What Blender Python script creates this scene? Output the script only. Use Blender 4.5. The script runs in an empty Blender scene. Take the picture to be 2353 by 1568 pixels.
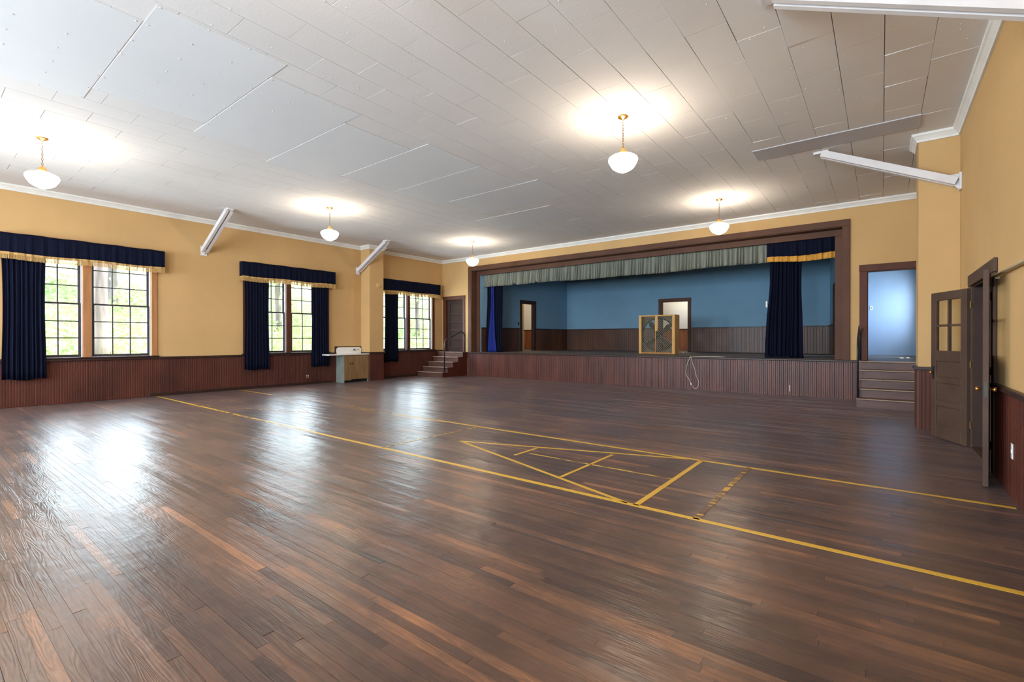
import bpy, math, random
from mathutils import Vector, Matrix
random.seed(7)
S = bpy.context.scene
COL = S.collection

# ------------------------------------------------------------------ camera
FPX, IW, IH = 1095.42, 2353.0, 1568.0
CAM = Vector((14.4952, -13.9498, 1.4364))
YAW, PITCH, ROLL = 0.6593, -0.0035, -0.0004
F_ = Vector((-math.sin(YAW)*math.cos(PITCH), math.cos(YAW)*math.cos(PITCH), math.sin(PITCH)))
R0 = F_.cross(Vector((0, 0, 1))).normalized()
U0 = R0.cross(F_)
R_ = math.cos(ROLL)*R0 + math.sin(ROLL)*U0
U_ = -math.sin(ROLL)*R0 + math.cos(ROLL)*U0
cam = bpy.data.cameras.new('camera')
cam.sensor_width = 36.0
cam.lens = 36.0*FPX/IW
cam.clip_start = 0.05
cam.clip_end = 400
cam_o = bpy.data.objects.new('camera', cam)
COL.objects.link(cam_o)
cam_o.matrix_world = Matrix(((R_.x, U_.x, -F_.x, CAM.x), (R_.y, U_.y, -F_.y, CAM.y), (R_.z, U_.z, -F_.z, CAM.z), (0, 0, 0, 1)))
S.camera = cam_o

def screen(p):
    d = Vector(p) - CAM
    z = d.dot(F_)
    if z < 0.05:
        return None
    return (IW/2 + FPX*d.dot(R_)/z, IH/2 - FPX*d.dot(U_)/z)

# ------------------------------------------------------------------ light and colour management
S.view_settings.view_transform = 'Standard'
S.view_settings.look = 'None'
S.view_settings.gamma = 1.0
S.view_settings.use_curve_mapping = False
S.view_settings.exposure = 0.2
S.cycles.max_bounces = 6
S.cycles.diffuse_bounces = 3
S.cycles.glossy_bounces = 3
S.cycles.transmission_bounces = 4
S.cycles.transparent_max_bounces = 10
S.cycles.use_adaptive_sampling = True
S.cycles.adaptive_threshold = 0.07
S.cycles.sample_clamp_indirect = 6.0
S.cycles.caustics_reflective = False
S.cycles.caustics_refractive = False

W = bpy.data.worlds.new('world')
S.world = W
W.use_nodes = True
W.node_tree.nodes['Background'].inputs[0].default_value = (0.72, 0.84, 1.0, 1)
W.node_tree.nodes['Background'].inputs[1].default_value = 4.2

sun = bpy.data.lights.new('sun', 'SUN')
sun.energy = 11.0
sun.angle = math.radians(1.0)
sun.color = (1.0, 0.95, 0.85)
sun_o = bpy.data.objects.new('sun', sun)
COL.objects.link(sun_o)
sun_o.rotation_euler = (-Vector((0.30, 0.55, 0.78))).to_track_quat('-Z', 'Y').to_euler()

DAYLIGHT_L = 9.5      # radiance of the daylight in each left window opening
def daylight(loc, direction, w, h, L=None, color=(0.74, 0.85, 1.0)):
    a = bpy.data.lights.new('window_daylight', 'AREA')
    a.shape = 'RECTANGLE'; a.size = w; a.size_y = h
    a.energy = (L or DAYLIGHT_L)*math.pi*w*h
    a.color = color
    o = bpy.data.objects.new('window_daylight', a)
    COL.objects.link(o)
    o.location = loc
    o.rotation_euler = Vector(direction).to_track_quat('-Z', 'Z').to_euler()
    return o

WINDOW_Y = (-11.26, -6.52, -1.80)
EXTRA_Y = (-16.0,)
for yc in WINDOW_Y + EXTRA_Y:
    daylight((-0.42, yc, 2.25), (1, 0, 0), 2.4, 2.45)
REAR_Y = -19.6
REAR_FILL_X = (3.0, 7.72, 12.4)  # unseen windows added to carry fill light into the hall
for xc in REAR_FILL_X:
    daylight((xc, REAR_Y-0.42, 2.25), (0, 1, 0), 2.4, 2.45, L=52.0)   # added fill light at the unseen rear windows
daylight((15.90, 3.75, 2.45), (-1, 0, 0), 1.5, 1.2, L=26, color=(0.62, 0.76, 1.0))

# ------------------------------------------------------------------ helpers
def lin(c):
    return tuple((v/255/12.92 if v/255 <= 0.04045 else ((v/255+0.055)/1.055)**2.4) for v in c) + (1.0,)

MATS = {}
def node(nt, t, **kw):
    n = nt.nodes.new(t)
    for k, v in kw.items():
        setattr(n, k, v)
    return n

def pmat(name, rgb, rough=0.6, var=0.10, scale=(8, 8, 8), spec=0.4, metal=0.0, bump=0.0, bscale=60.0, rgb2=None, detail=4.0):
    """principled material: base colour varied by a noise in world space, optional fine bump"""
    m = bpy.data.materials.new(name); m.use_nodes = True
    nt = m.node_tree; b = nt.nodes['Principled BSDF']
    b.inputs['Roughness'].default_value = rough
    b.inputs['Specular IOR Level'].default_value = spec
    b.inputs['Metallic'].default_value = metal
    g = node(nt, 'ShaderNodeNewGeometry')
    mp = node(nt, 'ShaderNodeMapping'); mp.inputs['Scale'].default_value = scale
    nt.links.new(g.outputs['Position'], mp.inputs['Vector'])
    n = node(nt, 'ShaderNodeTexNoise'); n.inputs['Scale'].default_value = 1.0; n.inputs['Detail'].default_value = detail
    nt.links.new(mp.outputs[0], n.inputs['Vector'])
    r = node(nt, 'ShaderNodeValToRGB')
    c = lin(rgb)
    c2 = lin(rgb2) if rgb2 else tuple(min(1, v*(1+var)) for v in c[:3]) + (1,)
    c1 = tuple(v*(1-var) for v in c[:3]) + (1,) if not rgb2 else c
    r.color_ramp.elements[0].position = 0.32; r.color_ramp.elements[1].position = 0.68
    r.color_ramp.elements[0].color = c1; r.color_ramp.elements[1].color = c2
    nt.links.new(n.outputs['Fac'], r.inputs['Fac'])
    nt.links.new(r.outputs[0], b.inputs['Base Color'])
    if bump:
        n2 = node(nt, 'ShaderNodeTexNoise'); n2.inputs['Scale'].default_value = bscale; n2.inputs['Detail'].default_value = 3
        nt.links.new(g.outputs['Position'], n2.inputs['Vector'])
        bp = node(nt, 'ShaderNodeBump'); bp.inputs['Strength'].default_value = bump; bp.inputs['Distance'].default_value = 0.01
        nt.links.new(n2.outputs['Fac'], bp.inputs['Height'])
        nt.links.new(bp.outputs[0], b.inputs['Normal'])
    MATS[name] = m
    return m

M_wall = pmat('cream_wall_paint', (204, 166, 114), 0.75, 0.05, (0.8, 0.8, 0.8), 0.2, bump=0.15, bscale=25)
M_ceil = pmat('white_ceiling_paint', (234, 232, 233), 0.8, 0.03, (0.7, 0.7, 0.7), 0.2, bump=0.12, bscale=30)
M_ceilgap = pmat('dark_ceiling_joint', (58, 52, 48), 0.9)
M_sheet = pmat('white_fibreboard_sheet', (232, 234, 238), 0.8, 0.03, (0.6, 0.6, 0.6), 0.2, bump=0.06, bscale=40)
M_strip = pmat('grey_beam_cover_paint', (198, 196, 202), 0.7, 0.03)
M_trimw = pmat('white_trim_paint', (232, 230, 226), 0.5, 0.05, (3, 3, 3))
M_brace = pmat('white_steel_paint', (224, 220, 222), 0.45, 0.05, (4, 4, 4))
M_bead = pmat('red_brown_board_varnish', (78, 36, 25), 0.5, 0.30, (1.3, 1.3, 0.9), 0.3, bump=0.1, bscale=30)
M_beadstage = pmat('red_brown_stage_board_varnish', (88, 47, 37), 0.4, 0.34, (4.0, 4.0, 0.8), 0.4, bump=0.1, bscale=30)
M_beadback = pmat('dark_brown_wainscot_varnish', (92, 58, 42), 0.4, 0.35, (2.2, 2.2, 0.5), 0.5)
M_rail = pmat('dark_rail_varnish', (52, 32, 28), 0.4, 0.2, (3, 3, 3))
M_frame = pmat('brown_proscenium_paint', (92, 62, 48), 0.6, 0.12, (2, 2, 2), 0.25)
M_door = pmat('brown_door_paint', (80, 60, 49), 0.6, 0.15, (3, 3, 3), 0.25, bump=0.1)
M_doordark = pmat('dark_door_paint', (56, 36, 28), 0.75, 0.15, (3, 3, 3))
M_casing = pmat('dark_casing_varnish', (86, 47, 32), 0.55, 0.2, (3, 3, 1), 0.3)
M_casingwood = pmat('tan_casing_wood', (172, 118, 74), 0.6, 0.15, (12, 12, 1.2))
M_sash = pmat('dark_sash_paint', (64, 56, 56), 0.5, 0.1)
M_jamb = pmat('pale_window_track', (206, 206, 212), 0.5, 0.05)
M_step = pmat('worn_step_wood', (96, 66, 58), 0.4, 0.25, (2, 6, 6))
M_stepedge = pmat('worn_step_nosing', (160, 135, 112), 0.5, 0.2, (4, 4, 4))
M_navy = pmat('navy_velvet', (9, 14, 36), 0.85, 0.25, (14, 14, 1.5), 0.15, bump=0.2, bscale=90)
M_navylit = pmat('lit_navy_cloth', (26, 44, 130), 0.7, 0.2, (20, 20, 2), 0.3)  # navy brightened: light on the curtain folds put into the colour
M_fringe = pmat('tan_fringe', (196, 158, 102), 0.9, 0.15, (40, 40, 4), 0.1)
M_gold = pmat('gold_fringe', (206, 150, 66), 0.8, 0.2, (50, 50, 3), 0.2)
M_grey = pmat('grey_green_pleated_cloth', (128, 132, 122), 0.75, 0.2, (18, 18, 1.2), 0.2)
M_stagewall = pmat('blue_stage_wall_paint', (124, 162, 188), 0.8, 0.08, (0.5, 0.5, 0.7), 0.2, bump=0.15, bscale=30)
M_stagefloor = pmat('grey_stage_floor_wood', (112, 100, 88), 0.5, 0.25, (1.2, 12, 3))
M_backwhite = pmat('white_backroom_paint', (232, 228, 222), 0.8, 0.03, (1, 1, 1), 0.2)
M_blueroom = pmat('pale_blue_room_paint', (168, 188, 214), 0.6, 0.04, (1, 1, 1), 0.3)
M_backwood = pmat('orange_brown_wainscot', (150, 90, 56), 0.5, 0.2, (6, 6, 1))
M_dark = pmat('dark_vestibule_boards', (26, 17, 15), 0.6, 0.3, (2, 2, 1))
M_steel = pmat('dark_pipe_paint', (44, 46, 52), 0.35, 0.1, metal=0.3)
M_brass = pmat('aged_brass', (196, 140, 78), 0.32, 0.12, (20, 20, 20), metal=0.9)
M_chain = pmat('bronze_chain', (110, 84, 52), 0.4, 0.1, metal=0.8)
M_porcelain = pmat('white_porcelain', (238, 234, 228), 0.2, 0.02, spec=0.6)
M_cab = pmat('olive_brown_cabinet_paint', (132, 102, 66), 0.55, 0.18, (8, 8, 1.4))
M_cabside = pmat('grey_lit_cabinet_side', (126, 130, 122), 0.55, 0.15, (5, 5, 3))  # cabinet side greyed in its colour for the light falling on it
M_black = pmat('black_iron', (22, 21, 22), 0.5, 0.1)
M_plate = pmat('ivory_plate', (214, 200, 168), 0.4, 0.03)
M_beige = pmat('beige_disc', (216, 180, 122), 0.5, 0.04)
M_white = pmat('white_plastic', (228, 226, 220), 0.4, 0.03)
M_pine = pmat('yellow_pine_wood', (212, 164, 92), 0.6, 0.18, (14, 14, 1.5))
M_pine2 = pmat('orange_pine_side', (186, 126, 62), 0.6, 0.18, (14, 14, 1.5))
M_wire = pmat('galvanised_wire', (176, 170, 150), 0.5, 0.1, metal=0.3)
M_fanmetal = pmat('grey_fan_metal', (66, 64, 52), 0.5, 0.15, metal=0.3)
M_fanshroud = pmat('brown_fan_shroud', (104, 88, 66), 0.6, 0.2)
M_cord = pmat('white_cord', (216, 204, 184), 0.5, 0.05)
M_ext = pmat('outside_wall_siding', (200, 196, 188), 0.8)
M_bark = pmat('grey_bark', (150, 140, 142), 0.9, 0.35, (6, 6, 0.8), 0.1, bump=0.6, bscale=12)
M_hill = pmat('grassy_slope', (160, 178, 130), 0.95, 0.3, (0.7, 0.7, 0.7), 0.05, rgb2=(206, 212, 180), detail=8)
M_orange = pmat('orange_plastic', (240, 110, 60), 0.5)
M_subfloor = pmat('dark_subfloor', (24, 17, 14), 0.9)
M_backdrop_floor = pmat('plain_backroom_floor', (170, 130, 96), 0.5, 0.2, (1, 10, 3))

def leafmat():
    m = pmat('green_leaves', (140, 176, 116), 0.6, 0.3, (1.2, 1.2, 1.2), 0.2, rgb2=(214, 226, 186), detail=6)
    nt = m.node_tree
    b = nt.nodes['Principled BSDF']; out = nt.nodes['Material Output']
    t = node(nt, 'ShaderNodeBsdfTranslucent'); t.inputs[0].default_value = lin((186, 208, 140))
    mx = node(nt, 'ShaderNodeMixShader'); mx.inputs[0].default_value = 0.4
    nt.links.new(b.outputs[0], mx.inputs[1]); nt.links.new(t.outputs[0], mx.inputs[2]); nt.links.new(mx.outputs[0], out.inputs[0])
    return m
M_leaf = leafmat()

def glassmat():
    m = bpy.data.materials.new('clear_window_glass'); m.use_nodes = True
    nt = m.node_tree; out = nt.nodes['Material Output']
    nt.nodes.remove(nt.nodes['Principled BSDF'])
    t = node(nt, 'ShaderNodeBsdfTransparent'); t.inputs[0].default_value = (0.96, 0.98, 0.97, 1)
    g = node(nt, 'ShaderNodeBsdfGlossy'); g.inputs['Roughness'].default_value = 0.02
    mx = node(nt, 'ShaderNodeMixShader'); mx.inputs[0].default_value = 0.015
    nt.links.new(t.outputs[0], mx.inputs[1]); nt.links.new(g.outputs[0], mx.inputs[2]); nt.links.new(mx.outputs[0], out.inputs[0])
    return m
M_glass = glassmat()

def globemat(strength, col):
    m = bpy.data.materials.new('lit_milk_glass'); m.use_nodes = True
    nt = m.node_tree; b = nt.nodes['Principled BSDF']
    b.inputs['Base Color'].default_value = (0.9, 0.88, 0.84, 1)
    b.inputs['Roughness'].default_value = 0.25
    n = node(nt, 'ShaderNodeTexNoise'); n.inputs['Scale'].default_value = 3
    r = node(nt, 'ShaderNodeValToRGB'); r.color_ramp.elements[0].color = col; r.color_ramp.elements[1].color = tuple(min(1, c*1.04) for c in col)
    nt.links.new(n.outputs['Fac'], r.inputs['Fac']); nt.links.new(r.outputs[0], b.inputs['Emission Color'])
    b.inputs['Emission Strength'].default_value = strength
    return m
LAMP_L = 48.0
M_globe = globemat(LAMP_L, (1.0, 0.82, 0.62, 1))
M_globe_back = globemat(80.0, (1.0, 0.84, 0.66, 1))

def floormat():
    m = bpy.data.materials.new('varnished_floor_boards'); m.use_nodes = True
    nt = m.node_tree; b = nt.nodes['Principled BSDF']; L = nt.links.new
    at = node(nt, 'ShaderNodeAttribute', attribute_name='tone')
    g = node(nt, 'ShaderNodeNewGeometry')
    off = node(nt, 'ShaderNodeVectorMath', operation='SCALE'); off.inputs[0].default_value = (37.0, 11.0, 53.0)
    L(at.outputs['Fac'], off.inputs['Scale'])
    ad = node(nt, 'ShaderNodeVectorMath', operation='ADD'); L(g.outputs['Position'], ad.inputs[0]); L(off.outputs[0], ad.inputs[1])
    mp = node(nt, 'ShaderNodeMapping'); mp.inputs['Scale'].default_value = (1.3, 16.0, 1.0); L(ad.outputs[0], mp.inputs['Vector'])
    n1 = node(nt, 'ShaderNodeTexNoise'); n1.inputs['Scale'].default_value = 1.0; n1.inputs['Detail'].default_value = 1.5; L(mp.outputs[0], n1.inputs['Vector'])
    mu = node(nt, 'ShaderNodeMath', operation='MULTIPLY'); mu.inputs[1].default_value = 75.0; L(n1.outputs['Fac'], mu.inputs[0])
    si = node(nt, 'ShaderNodeMath', operation='SINE'); L(mu.outputs[0], si.inputs[0])
    mr = node(nt, 'ShaderNodeMapRange'); mr.inputs[1].default_value = -1; mr.inputs[2].default_value = 1; mr.inputs[3].default_value = 0; mr.inputs[4].default_value = 1; L(si.outputs[0], mr.inputs[0])
    n4 = node(nt, 'ShaderNodeTexNoise'); n4.inputs['Scale'].default_value = 7.0; n4.inputs['Detail'].default_value = 2; L(g.outputs['Position'], n4.inputs['Vector'])
    # wear in larger patches
    n2 = node(nt, 'ShaderNodeTexNoise'); n2.inputs['Scale'].default_value = 1.1; n2.inputs['Detail'].default_value = 6; n2.inputs['Roughness'].default_value = 0.65; L(g.outputs['Position'], n2.inputs['Vector'])
    mp3 = node(nt, 'ShaderNodeMapping'); mp3.inputs['Scale'].default_value = (3.5, 60.0, 1.0); L(ad.outputs[0], mp3.inputs['Vector'])
    n3 = node(nt, 'ShaderNodeTexNoise'); n3.inputs['Scale'].default_value = 1.0; n3.inputs['Detail'].default_value = 5; L(mp3.outputs[0], n3.inputs['Vector'])
    # tone + wear -> colour
    a1 = node(nt, 'ShaderNodeMath', operation='MULTIPLY_ADD'); a1.inputs[1].default_value = 0.62; L(at.outputs['Fac'], a1.inputs[0])
    w2 = node(nt, 'ShaderNodeMath', operation='MULTIPLY_ADD'); w2.inputs[1].default_value = 1.0; w2.inputs[2].default_value = -0.32; L(n2.outputs['Fac'], w2.inputs[0])
    L(w2.outputs[0], a1.inputs[2])
    a2 = node(nt, 'ShaderNodeMath', operation='MULTIPLY_ADD'); a2.inputs[1].default_value = 0.30; L(n3.outputs['Fac'], a2.inputs[0])
    a2b = node(nt, 'ShaderNodeMath', operation='ADD'); a2b.inputs[1].default_value = -0.15; L(a1.outputs[0], a2b.inputs[0]); L(a2b.outputs[0], a2.inputs[2])
    a3 = node(nt, 'ShaderNodeMath', operation='MULTIPLY_ADD'); a3.inputs[1].default_value = -0.10; L(mr.outputs[0], a3.inputs[0]); L(a2.outputs[0], a3.inputs[2])
    r = node(nt, 'ShaderNodeValToRGB'); e = r.color_ramp.elements
    e[0].position = 0.05; e[0].color = lin((50, 35, 28)); e[1].position = 0.95; e[1].color = lin((156, 104, 66))
    k = r.color_ramp.elements.new(0.35); k.color = lin((76, 52, 39))
    k = r.color_ramp.elements.new(0.62); k.color = lin((100, 68, 48))
    L(a3.outputs[0], r.inputs['Fac']); L(r.outputs[0], b.inputs['Base Color'])
    rr = node(nt, 'ShaderNodeMath', operation='MULTIPLY_ADD'); rr.inputs[1].default_value = 0.25; rr.inputs[2].default_value = 0.18; L(n2.outputs['Fac'], rr.inputs[0])
    rm = node(nt, 'ShaderNodeMath', operation='MAXIMUM'); rm.inputs[1].default_value = 0.285; L(rr.outputs[0], rm.inputs[0])
    L(rm.outputs[0], b.inputs['Roughness'])
    b.inputs['Specular IOR Level'].default_value = 0.55
    b.inputs['Sheen Weight'].default_value = 0.04; b.inputs['Sheen Roughness'].default_value = 0.45; b.inputs['Sheen Tint'].default_value = (0.9, 0.88, 1.0, 1)
    hs = node(nt, 'ShaderNodeMath', operation='MULTIPLY_ADD'); hs.inputs[1].default_value = 0.5; L(mr.outputs[0], hs.inputs[0]); L(n3.outputs['Fac'], hs.inputs[2])
    bp = node(nt, 'ShaderNodeBump'); bp.inputs['Strength'].default_value = 0.40; bp.inputs['Distance'].default_value = 0.002
    L(hs.outputs[0], bp.inputs['Height'])
    bp2 = node(nt, 'ShaderNodeBump'); bp2.inputs['Strength'].default_value = 0.36; bp2.inputs['Distance'].default_value = 0.01
    L(n4.outputs['Fac'], bp2.inputs['Height']); L(bp.outputs[0], bp2.inputs['Normal'])
    L(bp2.outputs[0], b.inputs['Normal'])
    return m
M_floor = floormat()

def paintmat(name, worn):
    m = bpy.data.materials.new(name); m.use_nodes = True
    nt = m.node_tree; b = nt.nodes['Principled BSDF']; L = nt.links.new
    g = node(nt, 'ShaderNodeNewGeometry')
    mp = node(nt, 'ShaderNodeMapping'); mp.inputs['Scale'].default_value = (5.0, 22.0, 1.0); L(g.outputs['Position'], mp.inputs['Vector'])
    n = node(nt, 'ShaderNodeTexNoise'); n.inputs['Scale'].default_value = 1.0; n.inputs['Detail'].default_value = 5; L(mp.outputs[0], n.inputs['Vector'])
    r = node(nt, 'ShaderNodeValToRGB'); r.color_ramp.elements[0].position = worn-0.05; r.color_ramp.elements[1].position = worn+0.06
    r.color_ramp.elements[0].color = lin((96, 62, 44)); r.color_ramp.elements[1].color = lin((212, 166, 58))
    L(n.outputs['Fac'], r.inputs['Fac']); L(r.outputs[0], b.inputs['Base Color'])
    b.inputs['Roughness'].default_value = 0.4
    return m
M_paint = paintmat('yellow_floor_paint', 0.28)
M_paintwornglare = paintmat('worn_and_glare_yellow_paint', 0.46)  # serves worn lines and a stretch faded by glare
M_paintfaint = paintmat('faint_yellow_floor_paint', 0.56)

# ---- mesh builder
class MB:
    def __init__(s):
        s.v = []; s.f = []; s.tone = []
    def box(s, x0, y0, z0, x1, y1, z1, tone=None):
        x0, x1 = min(x0, x1), max(x0, x1); y0, y1 = min(y0, y1), max(y0, y1); z0, z1 = min(z0, z1), max(z0, z1)
        i = len(s.v)
        s.v += [(x0, y0, z0), (x1, y0, z0), (x1, y1, z0), (x0, y1, z0), (x0, y0, z1), (x1, y0, z1), (x1, y1, z1), (x0, y1, z1)]
        s.hexf(i, tone)
        return s
    def hexf(s, i, tone=None):
        q = [(0, 3, 2, 1), (4, 5, 6, 7), (0, 1, 5, 4), (1, 2, 6, 5), (2, 3, 7, 6), (3, 0, 4, 7)]
        s.f += [tuple(i+k for k in a) for a in q]
        if tone is not None:
            s.tone += [tone]*6
    def hexa(s, pts, tone=None):
        i = len(s.v); s.v += [tuple(p) for p in pts]; s.hexf(i, tone); return s
    def cbox(s, x0, y0, z0, x1, y1, z1, c):
        """box with chamfered vertical-plane edges, via a stretched 24-vert bevel (edges all round)"""
        x0, x1 = min(x0, x1), max(x0, x1); y0, y1 = min(y0, y1), max(y0, y1); z0, z1 = min(z0, z1), max(z0, z1)
        rings = [(c, z0), (0, z0+c), (0, z1-c), (c, z1)]
        base = len(s.v)
        for k, (o, z) in enumerate(rings):
            a = x0+o; b = x1-o; p = y0+o; q = y1-o
            s.v += [(a+c, p, z), (b-c, p, z), (b, p+c, z), (b, q-c, z), (b-c, q, z), (a+c, q, z), (a, q-c, z), (a, p+c, z)]
        for k in range(3):
            for j in range(8):
                s.f.append((base+k*8+j, base+k*8+(j+1) % 8, base+k*8+8+(j+1) % 8, base+k*8+8+j))
        s.f.append(tuple(base+j for j in reversed(range(8))))
        s.f.append(tuple(base+24+j for j in range(8)))
        return s
    def beam(s, a, b, w, h, up=(0, 0, 1)):
        a = Vector(a); b = Vector(b); d = (b-a).normalized(); r = d.cross(Vector(up)).normalized(); u = r.cross(d)
        P = []
        for e in (a, b):
            for (i, j) in ((-1, -1), (1, -1), (1, 1), (-1, 1)):
                P.append(e + r*(i*w/2) + u*(j*h/2))
        i0 = len(s.v); s.v += [tuple(p) for p in P]
        s.f += [tuple(i0+k for k in q) for q in ((0, 1, 2, 3), (7, 6, 5, 4), (0, 4, 5, 1), (1, 5, 6, 2), (2, 6, 7, 3), (3, 7, 4, 0))]
        return s
    def tube(s, pts, r, n=8, closed=False):
        pts = [Vector(p) for p in pts]; N = len(pts); base = len(s.v)
        prev = None
        for k, p in enumerate(pts):
            if closed:
                t = pts[(k+1) % N]-pts[k-1]
            else:
                t = pts[min(k+1, N-1)]-pts[max(k-1, 0)]
            t.normalize()
            if prev is None:
                ref = Vector((0, 0, 1)) if abs(t.z) < 0.9 else Vector((1, 0, 0))
                a = t.cross(ref).normalized()
            else:
                a = (prev - t*prev.dot(t)).normalized()
            prev = a; b = t.cross(a)
            rr = r[k] if isinstance(r, (list, tuple)) else r
            for j in range(n):
                an = 2*math.pi*j/n
                s.v.append(tuple(p + a*(rr*math.cos(an)) + b*(rr*math.sin(an))))
        for k in range(N if closed else N-1):
            k2 = (k+1) % N
            for j in range(n):
                s.f.append((base+k*n+j, base+k*n+(j+1) % n, base+k2*n+(j+1) % n, base+k2*n+j))
        if not closed:
            s.f.append(tuple(base+j for j in reversed(range(n))))
            s.f.append(tuple(base+(N-1)*n+j for j in range(n)))
        return s
    def lathe(s, prof, n=32, c=(0, 0, 0), axis='Z'):
        base = len(s.v)
        for (r, z) in prof:
            for j in range(n):
                a = 2*math.pi*j/n
                p = (r*math.cos(a), r*math.sin(a), z)
                if axis == 'X': p = (p[2], p[0], p[1])
                if axis == 'Y': p = (p[1], p[2], p[0])
                s.v.append((p[0]+c[0], p[1]+c[1], p[2]+c[2]))
        for k in range(len(prof)-1):
            for j in range(n):
                s.f.append((base+k*n+j, base+k*n+(j+1) % n, base+(k+1)*n+(j+1) % n, base+(k+1)*n+j))
        s.f.append(tuple(base+j for j in reversed(range(n))))
        s.f.append(tuple(base+(len(prof)-1)*n+j for j in range(n)))
        return s
    def prism(s, prof, axis, a0, a1):
        """extrude a 2D outline along an axis ('X': prof=(y,z), 'Y': prof=(x,z), 'Z': prof=(x,y))"""
        base = len(s.v); n = len(prof)
        for a in (a0, a1):
            for (p, q) in prof:
                s.v.append((a, p, q) if axis == 'X' else (p, a, q) if axis == 'Y' else (p, q, a))
        for j in range(n):
            s.f.append((base+j, base+(j+1) % n, base+n+(j+1) % n, base+n+j))
        s.f.append(tuple(base+j for j in reversed(range(n)))); s.f.append(tuple(base+n+j for j in range(n)))
        return s
    def grid(s, fn, nu, nv):
        base = len(s.v)
        for i in range(nu+1):
            for j in range(nv+1):
                s.v.append(tuple(fn(i/nu, j/nv)))
        for i in range(nu):
            for j in range(nv):
                a = base+i*(nv+1)+j
                s.f.append((a, a+nv+1, a+nv+2, a+1))
        return s
    def build(s, name, mat, parent=None, smooth=False, local=False, solid=0.0, fix=True):
        """one mesh object; vertices are world coordinates (or the parent's own, with local=True)"""
        me = bpy.data.meshes.new(name)
        o = bpy.data.objects.new(name, me)
        xs = [v[0] for v in s.v]; ys = [v[1] for v in s.v]; zs = [v[2] for v in s.v]
        c = ((min(xs)+max(xs))/2, (min(ys)+max(ys))/2, min(zs))
        me.from_pydata([(v[0]-c[0], v[1]-c[1], v[2]-c[2]) for v in s.v], [], s.f)
        if s.tone:
            at = me.attributes.new('tone', 'FLOAT', 'FACE')
            at.data.foreach_set('value', s.tone)
        me.materials.append(mat)
        if smooth:
            me.polygons.foreach_set('use_smooth', [True]*len(me.polygons))
        COL.objects.link(o)
        if parent is None:
            o.location = c
        else:
            o.parent = parent
            if local:
                o.location = c
            else:
                w = parent['_w']
                o.location = (c[0]-w[0], c[1]-w[1], c[2]-w[2])
        o['_w'] = (0.0, 0.0, 0.0) if local else c
        if local:
            pw = parent['_w'] if parent else (0, 0, 0)
            o['_w'] = c
        if solid:
            md = o.modifiers.new('thickness', 'SOLIDIFY'); md.thickness = solid; md.offset = 0
        if fix:
            me.update()
        return o

def tag(o, label, cat, group=None, kind=None):
    o['label'] = label; o['category'] = cat
    if group: o['group'] = group
    if kind: o['kind'] = kind
    return o

def thing(name, label, cat, loc, rz=0.0, group=None, kind=None):
    o = bpy.data.objects.new(name, None); COL.objects.link(o)
    o.empty_display_size = 0.1
    o.location = loc; o.rotation_euler = (0, 0, rz)
    o['_w'] = tuple(loc)
    return tag(o, label, cat, group, kind)

def dup(root, loc, rz=None, label=None, group=None):
    r = root.copy(); COL.objects.link(r); r.location = loc
    if rz is not None: r.rotation_euler = (0, 0, rz)
    if label: r['label'] = label
    if group: r['group'] = group
    for ch in list(root.children):
        c = ch.copy(); COL.objects.link(c); c.parent = r
        for g in list(ch.children):
            d = g.copy(); COL.objects.link(d); d.parent = c
    return r

def wall(name, p0, p1, t, z0, z1, mat, label, holes=(), kind='structure', cat='wall'):
    """a wall from p0 to p1 with thickness t to the LEFT of p0->p1, holes = (u0,u1,z0,z1)"""
    p0 = Vector((p0[0], p0[1], 0)); p1 = Vector((p1[0], p1[1], 0))
    d = (p1-p0); Ln = d.length; d.normalize(); n = Vector((-d.y, d.x, 0))
    us = sorted({0.0, Ln, *[h[0] for h in holes], *[h[1] for h in holes]})
    zs = sorted({z0, z1, *[h[2] for h in holes], *[h[3] for h in holes]})
    us = [u for u in us if -1e-6 <= u <= Ln+1e-6]; zs = [z for z in zs if z0-1e-6 <= z <= z1+1e-6]
    b = MB()
    for a, c in zip(us[:-1], us[1:]):
        # merge vertical runs
        run = None
        for e, f in zip(zs[:-1], zs[1:]):
            um, zm = (a+c)/2, (e+f)/2
            solid = not any(h[0] < um < h[1] and h[2] < zm < h[3] for h in holes)
            if solid:
                run = (run[0], f) if run else (e, f)
            if (not solid or f == zs[-1]) and run:
                A = p0+d*a; B = p0+d*c
                pts = []
                for z in run:
                    pts += [(A.x, A.y, z), (B.x, B.y, z), (B.x+n.x*t, B.y+n.y*t, z), (A.x+n.x*t, A.y+n.y*t, z)]
                b.hexa(pts); run = None
    o = b.build(name, mat)
    return tag(o, label, cat, None, kind)

PI = math.pi
HC = 4.70          # ceiling
ZS = 0.935         # stage level
WX = 15.45         # right wall
ST = 4.72

# ================================================================== SETTING: shell
def win_holes_left():
    L = []
    for yc in WINDOW_Y+EXTRA_Y:
        L.append((yc-1.225, yc+1.225, 1.0, 3.50))
    return L
# left wall: inside face X=0, runs from rear to the stage back, thickness to -X
Y0L, Y1L = REAR_Y, 8.2
wl = wall('wall_left', (0, Y0L), (0, Y1L), 0.25, -0.3, 4.95, M_wall, 'cream plaster wall with the three curtained windows',
          holes=[(a-Y0L, b-Y0L, c, d) for a, b, c, d in win_holes_left()])
# stage wall: inside face Y=0; thickness to +Y
ws = wall('wall_stage', (0, 0), (WX, 0), 0.16, ZS, 4.95, M_wall, 'cream plaster wall around the wide stage opening',
          holes=[(0.203, 1.195, ZS, 3.065), (1.66, 13.755, ZS, 4.155), (14.235, 15.20, ZS, 3.03)])
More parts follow.
